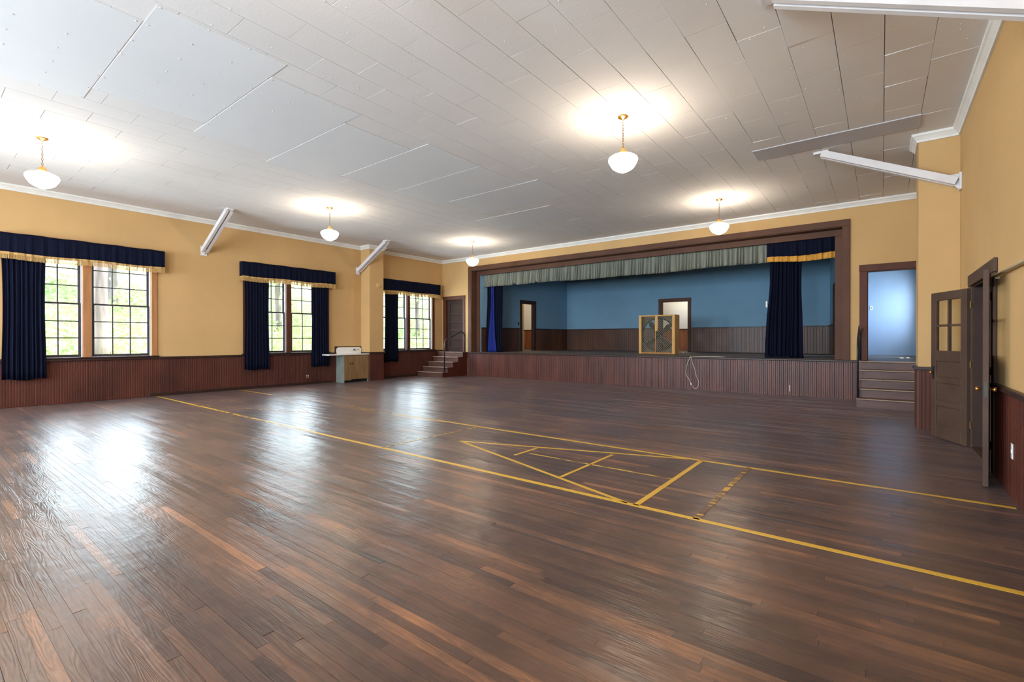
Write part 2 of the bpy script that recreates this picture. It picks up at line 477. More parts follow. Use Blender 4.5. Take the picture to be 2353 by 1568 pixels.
# right wall: inside face X=WX, thickness to +X  (run from +Y to -Y so that left is +X)
wr = wall('wall_right', (WX, 8.2), (WX, REAR_Y), 0.25, -0.3, 4.95, M_wall, 'cream plaster wall with the open double door',
          holes=[(8.2+5.24, 8.2+6.78, -0.005, 2.14), (8.2-4.5, 8.2-3.0, 1.85, 3.05)])
wrear = wall('wall_rear', (WX, REAR_Y), (0, REAR_Y), 0.25, -0.3, 4.95, M_wall, 'cream plaster wall at the far end behind the camera',
             holes=[(WX-xc-1.225, WX-xc+1.225, 1.0, 3.50) for xc in REAR_FILL_X])

# floor: dark subfloor plus boards
fl = MB().box(0, REAR_Y, -0.25, WX, 0.0, -0.012).build('floor', M_subfloor)
tag(fl, 'worn dark brown varnished strip wood floor', 'floor', None, 'structure')
BW = 0.0575
rows = []
y = REAR_Y
boards = []
random.seed(11)
while y < -0.05:
    x = -random.random()*1.5
    prev = 0.5
    while x < WX:
        ln = random.choice((0.7, 0.9, 1.1, 1.3, 1.6, 2.0, 2.4))*random.uniform(0.85, 1.15)
        a = max(0.002, x); b = min(WX-0.002, x+ln)
        if b-a > 0.03:
            boards.append((a, b, y, y+BW))
        x += ln
    y += BW
def vis(a, b, y0, y1, z):
    c = [screen(p) for p in ((a, y0, z), (b, y0, z), (b, y1, z), (a, y1, z))]
    if any(q is None for q in c):
        # clip: sample the part in front of the camera
        s = 0.0
        return s
    cl = [(min(max(q[0], 0), IW), min(max(q[1], 0), IH)) for q in c]
    return abs(sum(cl[i][0]*cl[(i+1) % 4][1]-cl[(i+1) % 4][0]*cl[i][1] for i in range(4)))/2
boards.sort(key=lambda q: -vis(q[0], q[1], q[2], q[3], 0.0))
def board_pts(q):
    a, b, y0, y1 = q
    g = random.choice((0.0004, 0.0005, 0.0007, 0.0012))
    a += 0.0005; b -= 0.0005; y0 += g; y1 -= 0.0004
    h = random.uniform(-0.0005, 0.0005); t = random.gauss(0, 0.00055); e = random.gauss(0, 0.0004)
    zb = -0.012
    return [(a, y0, zb), (b, y0, zb), (b, y1, zb), (a, y1, zb), (a, y0, h-t), (b, y0, h-t+e), (b, y1, h+t+e), (a, y1, h+t)]
def board_tone():
    t = min(1, max(0, random.gauss(0.48, 0.17)))
    if random.random() < 0.06: t = min(1, t+0.35)
    return t
for q in boards[:300]:
    m = MB(); m.hexa(board_pts(q), board_tone()); m.build('floor_board', M_floor, fl)
m = MB()
for q in boards[300:]:
    m.hexa(board_pts(q), board_tone())
o = m.build('floor_boards', M_floor, fl); o['kind'] = 'stuff'

# painted court lines
def stripe(x0, y0, x1, y1, w, mat):
    a = Vector((x0, y0, 0)); b = Vector((x1, y1, 0)); d = (b-a).normalized(); n = Vector((-d.y, d.x, 0))*(w/2)
    P = [a-n, b-n, b+n, a+n]
    MB().hexa([(p.x, p.y, 0.0002) for p in P]+[(p.x, p.y, 0.0017) for p in P]).build('paint_line', mat, fl)
stripe(0.05, -9.93, 3.7, -9.965, 0.055, M_paint)
stripe(3.7, -9.965, 7.2, -10.0, 0.055, M_paintwornglare)  # patchy paint also stands for the window glare over this stretch
stripe(7.2, -10.0, 15.40, -10.065, 0.055, M_paint)
stripe(0.05, -7.98, 2.0, -8.0, 0.05, M_paint)
stripe(2.0, -8.0, 7.0, -8.07, 0.05, M_paintfaint)
stripe(7.0, -8.07, 15.40, -8.135, 0.05, M_paint)
stripe(9.265, -10.02, 9.265, -8.09, 0.03, M_paintwornglare)
stripe(12.817, -10.04, 12.817, -8.12, 0.05, M_paint)
stripe(13.327, -10.05, 13.327, -8.13, 0.05, M_paintfaint)
stripe(9.80, -9.08, 12.66, -8.14, 0.038, M_paint)
stripe(9.80, -9.08, 12.735, -10.03, 0.038, M_paint)
stripe(10.905, -9.26, 10.905, -8.77, 0.038, M_paint)
stripe(11.855, -9.71, 11.855, -8.50, 0.038, M_paint)
stripe(11.0, -9.075, 12.79, -9.075, 0.022, M_paintwornglare)
# the far triangle, its loss in the window glare put into the paint
stripe(5.60, -9.0, 2.80, -8.05, 0.038, M_paintfaint)
stripe(5.60, -9.0, 2.75, -9.95, 0.038, M_paintfaint)

# ceiling: slab, tiles, patch sheets
ce = MB().box(0, REAR_Y, 4.712, WX, 8.2, 4.95).build('ceiling', M_ceilgap)
tag(ce, 'white painted fibreboard tile ceiling with patched sheets', 'ceiling', None, 'structure')
PW, PLN = 0.4277, 0.87
sheets = [(5.965, 8.51, -13.67, -12.40), (6.40, 8.91, -12.385, -11.10), (5.965, 8.51, -11.085, -9.815), (5.58, 8.10, -9.80, -8.53),
          (5.98, 8.52, -8.51, -7.24), (5.98, 8.52, -7.22, -5.95), (6.4, 8.94, -5.93, -4.66), (5.6, 8.1, -4.2, -2.95)]
strip = (12.72, 14.95, -4.86, -4.34)
tiles = []
k = 0
while True:
    xb = 14.945 - PW*(k-1); xa = xb-PW
    k += 1
    if xb < 0.0: break
    a = max(0.0, xa); b = min(WX, xb)
    if b-a < 0.02: continue
    ph = -9.17 if (k % 2) else -9.60
    y = ph - PLN*13
    while y < 0:
        y0 = max(REAR_Y, y); y1 = min(0.0, y+PLN)
        jn = random.random()
        if y1-y0 > 0.02:
            tiles.append((a, b, y0, y1))
        y += PLN
tiles.sort(key=lambda q: -vis(q[0], q[1], q[2], q[3], HC))
def tile_pts(q):
    a, b, y0, y1 = q
    g = random.choice((0.0015, 0.0025, 0.004))
    a += g; b -= g; y0 += g; y1 -= g
    zz = [HC-min(0.003, abs(random.gauss(0, 0.0012))) for _ in range(4)]
    if a > 12.6 and random.random() < 0.7: zz[random.choice((0, 3))] -= random.uniform(0.002, 0.009); 
    return [(a, y0, zz[0]), (b, y0, zz[1]), (b, y1, zz[2]), (a, y1, zz[3]), (a, y0, 4.712), (b, y0, 4.712), (b, y1, 4.712), (a, y1, 4.712)]
for q in tiles[:300]:
    MB().hexa(tile_pts(q)).build('ceiling_tile', M_ceil, ce)
m = MB()
for q in tiles[300:]:
    m.hexa(tile_pts(q))
o = m.build('ceiling_tiles', M_ceil, ce); o['kind'] = 'stuff'
nails = MB()
def nail(x, y, z, r=0.011):
    i = len(nails.v)
    for zz, rr in ((z, r), (z-0.004, r*0.5)):
        for j in range(6):
            an = PI*j/3; nails.v.append((x+rr*math.cos(an), y+rr*math.sin(an), zz))
    for j in range(6):
        nails.f.append((i+(j+1) % 6, i+j, i+6+j, i+6+(j+1) % 6))
    nails.f.append(tuple(i+6+j for j in reversed(range(6))))
for (a, b, c, d) in sheets:
    zz = [HC-0.004-random.uniform(0, 0.001) for _ in range(4)]
    MB().hexa([(a, c, zz[0]), (b, c, zz[1]), (b, d, zz[2]), (a, d, zz[3]), (a, c, HC), (b, c, HC), (b, d, HC), (a, d, HC)]).build('patch_sheet', M_sheet, ce)
    for i in range(7):
        for j in range(4):
            if random.random() < 0.85:
                nail(a+0.04+(b-a-0.08)*i/6+random.uniform(-.03, .03), c+0.03+(d-c-0.06)*j/3+random.uniform(-.02, .02), HC-0.006)
for _ in range(260):
    nail(random.uniform(9.0, 15.3), random.uniform(-12, -0.5), HC-0.003, 0.008)
a, b, c, d = strip
MB().hexa([(a, c, 4.684), (b, c, 4.684), (b, d, 4.684), (a, d, 4.684), (a, c, HC), (b, c, HC), (b, d, HC), (a, d, HC)]).build('beam_cover_board', M_strip, ce)
o = nails.build('nail_heads', M_ceil, ce); o['kind'] = 'stuff'

# stage shell
stf = MB()
stf.box(0.0, -0.02, 0.70, WX, 8.2, ZS-0.012)
st_floor = stf.build('floor_stage', M_subfloor); tag(st_floor, 'raised wooden stage floor of grey-brown boards', 'stage floor', None, 'structure')
m = MB(); yy = 0.0
while yy < 8.15:
    m.box(0.0, yy+0.001, ZS-0.012, WX, min(yy+0.08, 8.2)-0.001, ZS); yy += 0.08
o = m.build('stage_boards', M_stagefloor, st_floor); o['kind'] = 'stuff'
DB = 5.75
SL0, SL1 = (1.87, 0.335), (2.57, DB)      # splayed side walls of the stage
SR0, SR1 = (13.77, 0.335), (13.09, DB)
wsb = wall('wall_stage_back', (2.40, DB), (13.26, DB), 0.15, ZS, 4.95, M_stagewall, 'blue painted wall at the back of the stage',
           holes=[(7.19-2.40, 8.27-2.40, ZS, 3.0)])
Lsl = math.hypot(SL1[0]-SL0[0], SL1[1]-SL0[1])
wsl = wall('wall_stage_side_left', SL0, SL1, 0.14, ZS, 4.95, M_stagewall, 'blue painted side wall of the stage beside the folded curtain',
           holes=[(2.34, 3.10, ZS, 3.0)])
wsr = wall('wall_stage_side_right', SR1, SR0, 0.14, ZS, 4.95, M_stagewall, 'blue painted side wall of the stage behind the tall navy curtain',
           holes=[(2.0, 2.9, ZS, 3.0)])
# rooms behind the stage
wb2 = wall('wall_backroom_left', (0, DB), (2.42, DB), 0.15, ZS, 4.95, M_backwhite, 'cream white wall seen through the side stage door')
wb3 = wall('wall_backroom_right', (13.24, 5.0), (WX, 5.0), 0.15, ZS, 4.95, M_blueroom, 'pale blue daylit wall seen through the tall right doorway')
wb4 = wall('wall_backroom_back', (0, 8.0), (WX, 8.0), 0.15, ZS, 4.95, M_backwhite, 'white wall seen through the doorway in the back of the stage')
wb5 = wall('wall_backroom_side', (4.6, 5.9), (4.6, 8.0), 0.1, ZS, 4.95, M_backwhite, 'white side wall of the room behind the stage')
wb6 = wall('wall_backroom_end', (10.6, 8.0), (10.6, 5.9), 0.1, ZS, 4.95, M_backwhite, 'white end wall of the room behind the stage')

def rel(yy): return yy
def casing(name, label, parts, mat, cat='door casing', dark=()):
    """parts: list of (partname, box)"""
    x0 = min(p[1][0] for p in parts); y0 = min(p[1][1] for p in parts); z0 = min(p[1][2] for p in parts)
    t = thing(name, label, cat, (x0, y0, z0), kind='structure')
    for pn, bx in parts:
        MB().cbox(*bx, 0.006).build(pn, M_doordark if pn in dark else mat, t)
    return t

# ------------------------------------------------ wainscot boards
def boards_Y(parent, x0, x1, y0, y1, z0, z1, mat, pitch=0.088, objs=True, name='wainscot_board', view=None):
    """vertical boards on a wall that runs along Y"""
    n = max(1, round((y1-y0)/pitch)); p = (y1-y0)/n
    st = MB()
    mesh = {}
    for i in range(n):
        a = y0+i*p+0.0022; b = y0+(i+1)*p-0.0022
        yc = (a+b)/2
        prof_x = x1 if abs(x1) > -1 else x1
        d = random.uniform(-0.0015, 0.0015)
        s = 1 if x1 > x0 else -1
        pr = [(x0, a), (x0, b), (x1+d-s*0.004, b), (x1+d, b-0.005), (x1+d, yc+0.006), (x1+d-s*0.004, yc+0.001), (x1+d-s*0.004, yc-0.001), (x1+d, yc-0.006), (x1+d, a+0.005), (x1+d-s*0.004, a)]
        if s > 0: pr = pr[::-1]
        if objs and (view is None or view[0] <= yc <= view[1]):
            MB().prism(pr, 'Z', z0, z1).build(name, mat, parent)
        else:
            st.prism(pr, 'Z', z0, z1)
    if st.v:
        o = st.build(name+'s', mat, parent); o['kind'] = 'stuff'
def boards_X(parent, y0, y1, x0, x1, z0, z1, mat, pitch=0.088, objs=True, name='wainscot_board'):
    """boards on a wall that runs along X; y0 is the wall, y1 the face towards the room"""
    n = max(1, round((x1-x0)/pitch)); p = (x1-x0)/n
    st = MB()
    for i in range(n):
        a = x0+i*p+0.0022; b = x0+(i+1)*p-0.0022; xc = (a+b)/2
        d = random.uniform(-0.0015, 0.0015); s = 1 if y1 > y0 else -1
        pr = [(a, y0), (a, y1+d-s*0.004), (a+0.005, y1+d), (xc-0.006, y1+d), (xc-0.001, y1+d-s*0.004), (xc+0.001, y1+d-s*0.004), (xc+0.006, y1+d), (b-0.005, y1+d), (b, y1+d-s*0.004), (b, y0)]
        if s < 0: pass
        if s > 0: pr = pr[::-1]
        if objs:
            MB().prism(pr, 'Z', z0, z1).build(name, mat, parent)
        else:
            st.prism(pr, 'Z', z0, z1)
    if st.v:
        o = st.build(name+'s', mat, parent); o['kind'] = 'stuff'

# left wall wainscot (interrupted by the pilaster)
boards_Y(wl, 0.001, 0.020, REAR_Y, -3.93, 0.0, 0.945, M_bead, view=(-12.9, 0))
boards_Y(wl, 0.001, 0.020, -3.35, -1.40, 0.0, 0.945, M_bead)
boards_Y(wl, 0.001, 0.020, -1.40, -0.02, 0.0, 0.945, M_bead)
def trim(n, label, boxes, mat, c=0.006):
    m = MB()
    for b in boxes: m.cbox(*b, c)
    o = m.build('trim_%d' % n, mat); return tag(o, label, 'trim', None, 'structure')
trim(1, 'dark wainscot cap rail along the window wall', [(0.001, REAR_Y, 0.945, 0.055, -3.935, 0.998)], M_rail)
trim(2, 'short dark cap rail between pilaster and stage steps', [(0.001, -3.345, 0.945, 0.055, -0.01, 0.998)], M_rail)
bb = MB().cbox(0.021, -10.1, 0, 0.045, -5.1, 0.085, 0.006).build('baseboard_left', M_rail)
tag(bb, 'dark baseboard at the foot of the window wall', 'baseboard', None, 'structure')
bb = MB().cbox(0.021, REAR_Y, 0, 0.040, -10.12, 0.022, 0.005).build('baseboard_left_shoe', M_bead)
tag(bb, 'thin brown shoe strip below the large left curtain', 'baseboard', None, 'structure')
bb = MB().cbox(0.021, -3.33, 0, 0.045, -1.42, 0.085, 0.006).build('baseboard_left_corner', M_rail)
tag(bb, 'dark baseboard between the pilaster and the stage steps', 'baseboard', None, 'structure')

# pilasters
def pilaster(name, x0, x1, label):
    t = thing(name, label, 'pilaster', (x0 if x0 > 5 else x1, -3.64, 0), kind='structure')
    lo, hi = min(x0, x1), max(x0, x1)
    MB().box(lo, -3.93, 0.0, hi, -3.35, 4.711).build('shaft', M_wall, t)
    s = 1 if x1 > x0 else -1
    # wainscot boards on the front, and both sides
    boards_Y(t, x1, x1+s*0.02, -3.93, -3.35, 0.0, 0.945, M_bead, 0.097)
    boards_X(t, -3.93, -3.95, lo, hi, 0.0, 0.945, M_bead, 0.1)
    boards_X(t, -3.35, -3.33, lo, hi, 0.0, 0.945, M_bead, 0.1)
    e = x1+s*0.05
    a, b = min(x0, e), max(x0, e)
    MB().cbox(a, -3.98, 0.945, b, -3.30, 0.998, 0.006).build('cap_rail', M_rail, t)
    return t
pilaster('wall_pilaster', 0.001, 0.50, 'cream pilaster with dark base beside the white sink')
pilaster('wall_pilaster', WX-0.001, 14.96, 'cream pilaster with dark base beside the open double door')

# cornice: cove profile
def cornice(n, pts, label, mat=M_trimw):
    """pts: polyline of wall points, room on the RIGHT side of travel"""
    m = MB()
    prof = [(0.0, 4.575), (0.022, 4.575), (0.03, 4.605), (0.065, 4.65), (0.085, 4.665), (0.09, 4.699), (0.0, 4.699)]
    N = len(pts); np_ = len(prof); base = 0
    P = [Vector((p[0], p[1], 0)) for p in pts]
    for i, p in enumerate(P):
        d0 = (P[i]-P[i-1]).normalized() if i > 0 else (P[1]-P[0]).normalized()
        d1 = (P[i+1]-P[i]).normalized() if i < N-1 else d0
        n0 = Vector((d0.y, -d0.x, 0)); n1 = Vector((d1.y, -d1.x, 0))
        nn = (n0+n1); nn = nn/ (1+n0.dot(n1))
        for (o, z) in prof:
            m.v.append((p.x+nn.x*o, p.y+nn.y*o, z))
    for i in range(N-1):
        for j in range(np_):
            m.f.append((i*np_+j, i*np_+(j+1) % np_, (i+1)*np_+(j+1) % np_, (i+1)*np_+j))
    m.f.append(tuple(range(np_))); m.f.append(tuple((N-1)*np_+j for j in reversed(range(np_))))
    o = m.build('trim_%d' % n, mat); return tag(o, label, 'cornice', None, 'structure')
cornice(3, [(0.001, REAR_Y), (0.001, -3.931), (0.501, -3.931), (0.501, -3.349), (0.001, -3.349), (0.001, -0.001), (14.0, -0.001), (WX-0.001, -0.001)], 'white cornice along the window wall and over the stage')
cornice(4, [(WX-0.001, -0.10), (WX-0.001, -3.349), (14.959, -3.349), (14.959, -3.931), (WX-0.001, -3.931), (WX-0.001, REAR_Y)], 'white cornice along the wall of the double door')

# ------------------------------------------------ windows
def window(n, axis, c, label, casing_mat, wallpos=0.0, full=True):
    """a pair of nine-over-nine sashes; axis 'Y': wall X=0 (outside is -X)"""
    def B(u0, u1, d0, d1, z0, z1):
        # u along the wall, d depth towards the room
        if axis == 'Y': return (d0, c+u0, z0, d1, c+u1, z1)
        return (c+u0, wallpos+d0, z0, c+u1, wallpos+d1, z1)
    t = thing('window_%d' % n, label, 'window', (0, c, 1.0) if axis == 'Y' else (c, wallpos, 1.0), kind='structure')
    MB().cbox(*B(1.225, 1.345, 0.001, 0.028, 1.03, 3.50), 0.004).build('side_casing', casing_mat, t)
    MB().cbox(*B(-1.345, -1.225, 0.001, 0.028, 1.03, 3.50), 0.004).build('side_casing', casing_mat, t)
    MB().cbox(*B(-1.365, 1.365, 0.001, 0.028, 3.50, 3.62), 0.004).build('head_casing', casing_mat, t)
    MB().cbox(*B(-0.075, 0.075, -0.20, 0.024, 1.03, 3.499), 0.004).build('mullion_post', casing_mat, t)
    MB().cbox(*B(-1.38, 1.38, -0.20, 0.07, 1.0, 1.03), 0.006).build('stool', M_rail, t)
    for u0, u1 in ((-1.224, -1.206), (-0.094, -0.076), (0.076, 0.094), (1.206, 1.224)):
        MB().box(*B(u0, u1, -0.205, -0.03, 1.031, 3.499)).build('sash_track', M_jamb, t)
    for sgn in (-1, 1):
        u0, u1 = (0.095, 1.205) if sgn > 0 else (-1.205, -0.095)
        for lower in (True, False):
            d = -0.085 if lower else -0.13
            z0, z1 = (1.032, 2.275) if lower else (2.235, 3.498)
            st = 0.048
            zb0 = z0+(0.06 if lower else 0.045); zb1 = z1-(0.04 if lower else 0.055)
            m = MB()
            m.box(*B(u0, u0+st, d-0.018, d+0.018, z0, z1)); m.box(*B(u1-st, u1, d-0.018, d+0.018, z0, z1))
            m.box(*B(u0+st, u1-st, d-0.018, d+0.018, z0, zb0)); m.box(*B(u0+st, u1-st, d-0.018, d+0.018, zb1, z1))
            sash = m.build('sash', M_sash, t)
            g0, g1 = u0+st, u1-st
            for i in (1, 2):
                uu = g0+(g1-g0)*i/3; MB().box(*B(uu-0.012, uu+0.012, d-0.014, d+0.014, zb0, zb1)).build('muntin', M_sash, sash)
                zz = zb0+(zb1-zb0)*i/3; MB().box(*B(g0, g1, d-0.012, d+0.012, zz-0.012, zz+0.012)).build('muntin', M_sash, sash)
            for i in range(3):
                for j in range(3):
                    a = g0+(g1-g0)*i/3; b = g0+(g1-g0)*(i+1)/3; e = zb0+(zb1-zb0)*j/3; f = zb0+(zb1-zb0)*(j+1)/3
                    MB().box(*B(a, b, d-0.0015, d+0.0015, e, f)).build('pane', M_glass, sash)
    return t
window(1, 'Y', WINDOW_Y[0], 'double window with tan wood casing, nearest the camera', M_casingwood)
window(2, 'Y', WINDOW_Y[1], 'double window between two navy curtains, middle of the wall', M_casing)
window(3, 'Y', WINDOW_Y[2], 'double window between the pilaster and the stage', M_casing)
# windows out of view: frame and glass in one
def plain_window(n, axis, c, wallpos, label):
    t = thing('window_%d' % n, label, 'window', (0, c, 1.0) if axis == 'Y' else (c, wallpos, 1.0), kind='structure')
    def B(u0, u1, d0, d1, z0, z1):
        if axis == 'Y': return (d0, c+u0, z0, d1, c+u1, z1)
        return (c+u0, wallpos+d0, z0, c+u1, wallpos+d1, z1)
    m = MB()
    for b in ((-1.225, -1.16, 1.0, 3.5), (1.16, 1.225, 1.0, 3.5), (-0.1, 0.1, 1.0, 3.5)): m.box(*B(b[0], b[1], -0.15, -0.09, b[2], b[3]))
    for z in (1.0, 2.22, 3.44): m.box(*B(-1.16, 1.16, -0.14, -0.10, z, z+0.06))
    for u in (-0.81, -0.45, 0.45, 0.81): m.box(*B(u-0.01, u+0.01, -0.135, -0.105, 1.06, 3.44))
    m.build('frame', M_sash, t)
    MB().box(*B(-1.16, 1.16, -0.121, -0.119, 1.06, 3.44)).build('pane', M_glass, t)
plain_window(4, 'Y', EXTRA_Y[0], 0, 'double window further back along the window wall')
for i, xc in enumerate(REAR_FILL_X):
    plain_window(5+i, 'X', xc, REAR_Y, ('left', 'middle', 'right')[i]+' added fill-light window in the wall behind the camera')
t = thing('window_8', 'small window in the pale blue side room', 'window', (WX+0.15, 3.75, 1.85), kind='structure')
m = MB()
for b in ((3.0, 3.06), (4.44, 4.5), (3.72, 3.78)): m.box(WX+0.10, b[0], 1.85, WX+0.16, b[1], 3.05)
for z in (1.85, 2.42, 2.99): m.box(WX+0.11, 3.06, z, WX+0.15, 4.44, z+0.06)
m.build('frame', M_jamb, t)
MB().box(WX+0.128, 3.06, 1.91, WX+0.132, 4.44, 2.99).build('pane', M_glass, t)

# ------------------------------------------------ stage opening frame and front
t = casing('trim_5', 'broad brown painted frame around the stage opening',
           [('jamb_board', (1.505, -0.045, ZS, 1.66, -0.001, 4.155)), ('jamb_board', (13.755, -0.045, ZS, 13.90, -0.001, 4.155)), ('head_board', (1.505, -0.045, 4.155, 13.90, -0.001, 4.31)),
            ('jamb_lining', (1.655, 0.0, ZS, 1.675, 0.29, 4.155)), ('jamb_lining', (13.74, 0.0, ZS, 13.76, 0.29, 4.155)), ('head_lining', (1.655, 0.0, 4.14, 13.76, 0.29, 4.16)),
            ('inner_jamb', (1.66, 0.29, ZS, 1.83, 0.33, 3.985)), ('inner_jamb', (13.58, 0.29, ZS, 13.755, 0.33, 3.985)), ('inner_head', (1.66, 0.29, 3.986, 13.755, 0.33, 4.16))], M_frame, 'stage frame')
wf = MB().box(1.462, -0.02, 0.0, 14.05, 0.10, 0.70).build('wall_stage_front', M_dark)
tag(wf, 'stage front of narrow upright varnished boards', 'stage front', None, 'structure')
boards_X(wf, -0.021, -0.045, 1.465, 14.05, 0.0, 0.885, M_beadstage, 0.0905, name='front_board')
MB().box(1.462, -0.02, 0.70, 14.05, 0.0, 0.89).build('front_backing', M_dark, wf)
trim(6, 'dark rounded nosing along the stage edge', [(1.0, -0.085, 0.888, 14.055, -0.001, ZS+0.002)], M_rail, 0.012)
MB().box(12.645, -0.0495, 0.11, 12.660, -0.0475, 0.27).build('slot_light_strip', M_white, wf)  # pale strip painting the light that shows through a slot

# doors in the stage wall
casing('trim_7', 'brown casing of the panelled door above the left stage steps',
       [('side_casing', (0.075, -0.028, ZS, 0.203, -0.001, 3.065)), ('side_casing', (1.195, -0.028, ZS, 1.315, -0.001, 3.065)), ('head_casing', (0.06, -0.032, 3.065, 1.33, -0.001, 3.20)),
        ('jamb', (0.190, 0.0, ZS, 0.21, 0.16, 3.065)), ('jamb', (1.185, 0.0, ZS, 1.205, 0.16, 3.065)), ('head_jamb', (0.19, 0.0, 3.05, 1.205, 0.16, 3.07))], M_casing)
casing('trim_8', 'brown casing of the tall doorway above the right steps',
       [('side_casing', (14.083, -0.028, ZS, 14.235, -0.001, 3.03)), ('side_casing', (15.20, -0.028, ZS, 15.35, -0.001, 3.03)), ('head_casing', (14.075, -0.032, 3.03, 15.36, -0.001, 3.185)),
        ('jamb', (14.225, 0.0, ZS, 14.245, 0.16, 3.03)), ('jamb', (15.19, 0.0, ZS, 15.21, 0.16, 3.03)), ('head_jamb', (14.225, 0.0, 3.015, 15.21, 0.16, 3.035))], M_casing)
casing('trim_9', 'brown casing of the doorway in the blue back wall',
       [('side_casing', (7.06, DB-0.03, ZS, 7.19, DB-0.001, 3.0)), ('side_casing', (8.27, DB-0.03, ZS, 8.40, DB-0.001, 3.0)), ('head_casing', (7.05, DB-0.034, 3.0, 8.41, DB-0.001, 3.13)),
        ('jamb', (7.18, DB, ZS, 7.20, DB+0.15, 3.0)), ('jamb', (8.26, DB, ZS, 8.28, DB+0.15, 3.0)), ('head_jamb', (7.18, DB, 2.985, 8.28, DB+0.15, 3.005))], M_frame)

# casings and wainscot on the splayed stage side walls (built along the wall, then turned)
def splay(name, P0, P1, holes, label, doorlabel, tn):
    d = Vector((P1[0]-P0[0], P1[1]-P0[1], 0)); L = d.length; ang = math.atan2(d.y, d.x)
    # local frame: u along the wall, v towards the stage interior (right of travel = -v)
    t = thing(name, label, 'wainscot', (P0[0], P0[1], ZS), ang, kind='structure')
    m = MB(); n = int(L/0.09); p = L/n
    (h0, h1) = holes
    for i in range(n):
        a = i*p+0.002; b = (i+1)*p-0.002
        if h0-0.13 < (a+b)/2 < h1+0.13: continue
        m.box(a, -0.02, 0, b, -0.001, 0.935)
    o = m.build('wainscot_boards', M_beadback, t, local=True); o['kind'] = 'stuff'
    for a, b in ((0, h0-0.12), (h1+0.12, L)):
        MB().cbox(a, -0.05, 0.935, b, -0.001, 0.98, 0.006).build('cap_rail', M_rail, t, local=True)
    t2 = thing('trim_%d' % tn, doorlabel, 'door casing', (P0[0], P0[1], ZS), ang, kind='structure')
    for nm, bx in (('side_casing', (h0-0.12, -0.028, 0, h0, -0.001, 2.065)), ('side_casing', (h1, -0.028, 0, h1+0.12, -0.001, 2.065)), ('head_casing', (h0-0.13, -0.03, 2.065, h1+0.13, -0.001, 2.20)),
                   ('jamb', (h0-0.005, 0, 0, h0+0.015, 0.14, 2.065)), ('jamb', (h1-0.015, 0, 0, h1+0.005, 0.14, 2.065)), ('head_jamb', (h0, 0, 2.05, h1, 0.14, 2.07))):
        MB().cbox(*bx, 0.004).build(nm, M_doordark, t2, local=True)
splay('wall_wainscot_left', SL0, SL1, (2.34, 3.10), 'dark board wainscot beside the folded blue curtain', 'dark casing of the doorway in the left stage wall', 10)
splay('wall_wainscot_right', SR1, SR0, (2.0, 2.9), 'dark board wainscot behind the tall navy stage curtain', 'dark casing of the doorway in the right stage wall', 11)
boards_X(wsb, DB-0.001, DB-0.02, 2.60, 7.055, ZS, ZS+0.935, M_beadback, 0.09, objs=False)
boards_X(wsb, DB-0.001, DB-0.02, 8.405, 13.06, ZS, ZS+0.935, M_beadback, 0.09, objs=False)
trim(12, 'dark cap rail left of the doorway in the blue back wall', [(2.62, DB-0.05, ZS+0.935, 7.055, DB-0.001, ZS+0.98)], M_rail)
trim(13, 'dark cap rail right of the doorway in the blue back wall', [(8.405, DB-0.05, ZS+0.935, 13.04, DB-0.001, ZS+0.98)], M_rail)
# wainscot of the back rooms
boards_X(wb2, DB-0.001, DB-0.02, 0.03, 2.38, ZS, ZS+0.935, M_backwood, 0.09, objs=False)
boards_X(wb4, 8.0-0.001, 7.98, 4.62, 10.58, ZS, ZS+0.935, M_backwood, 0.09, objs=False)
trim(14, 'brown cap rail in the room behind the stage', [(4.62, 7.95, ZS+0.935, 10.58, 7.999, ZS+0.98)], M_casing)
trim(15, 'brown cap rail in the room beside the stage', [(0.02, DB-0.05, ZS+0.935, 2.40, DB-0.001, ZS+0.98)], M_casing)

# ------------------------------------------------ right wall wainscot, double door, vestibule
boards_Y(wr, WX-0.001, WX-0.02, REAR_Y, -6.93, 0.0, 0.93, M_bead, view=(-9.0, 0))
boards_Y(wr, WX-0.001, WX-0.02, -5.09, -3.955, 0.0, 0.93, M_bead)
boards_Y(wr, WX-0.001, WX-0.02, -3.325, -1.5, 0.0, 0.93, M_bead)
trim(16, 'dark cap rail on the right wall next to the open door', [(WX-0.055, REAR_Y, 0.93, WX-0.001, -6.93, 0.98)], M_rail)
trim(17, 'short dark cap rail behind the glazed door leaf', [(WX-0.055, -5.09, 0.93, WX-0.001, -3.985, 0.98)], M_rail)
casing('trim_18', 'brown casing of the open double door',
       [('side_casing', (WX-0.03, -5.24, 0, WX-0.001, -5.09, 2.14)), ('side_casing', (WX-0.03, -6.93, 0, WX-0.001, -6.78, 2.14)), ('head_casing', (WX-0.035, -6.95, 2.14, WX-0.001, -5.07, 2.29)),
        ('jamb', (WX, -5.26, 0, WX+0.25, -5.235, 2.14)), ('jamb', (WX, -6.785, 0, WX+0.25, -6.76, 2.14)), ('head_jamb', (WX, -6.785, 2.12, WX+0.25, -5.235, 2.145)),
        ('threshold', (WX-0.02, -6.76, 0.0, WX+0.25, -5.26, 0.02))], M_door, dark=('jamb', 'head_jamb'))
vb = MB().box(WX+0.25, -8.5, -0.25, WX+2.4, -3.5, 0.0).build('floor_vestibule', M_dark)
tag(vb, 'dark floor of the vestibule beyond the double door', 'floor', None, 'structure')
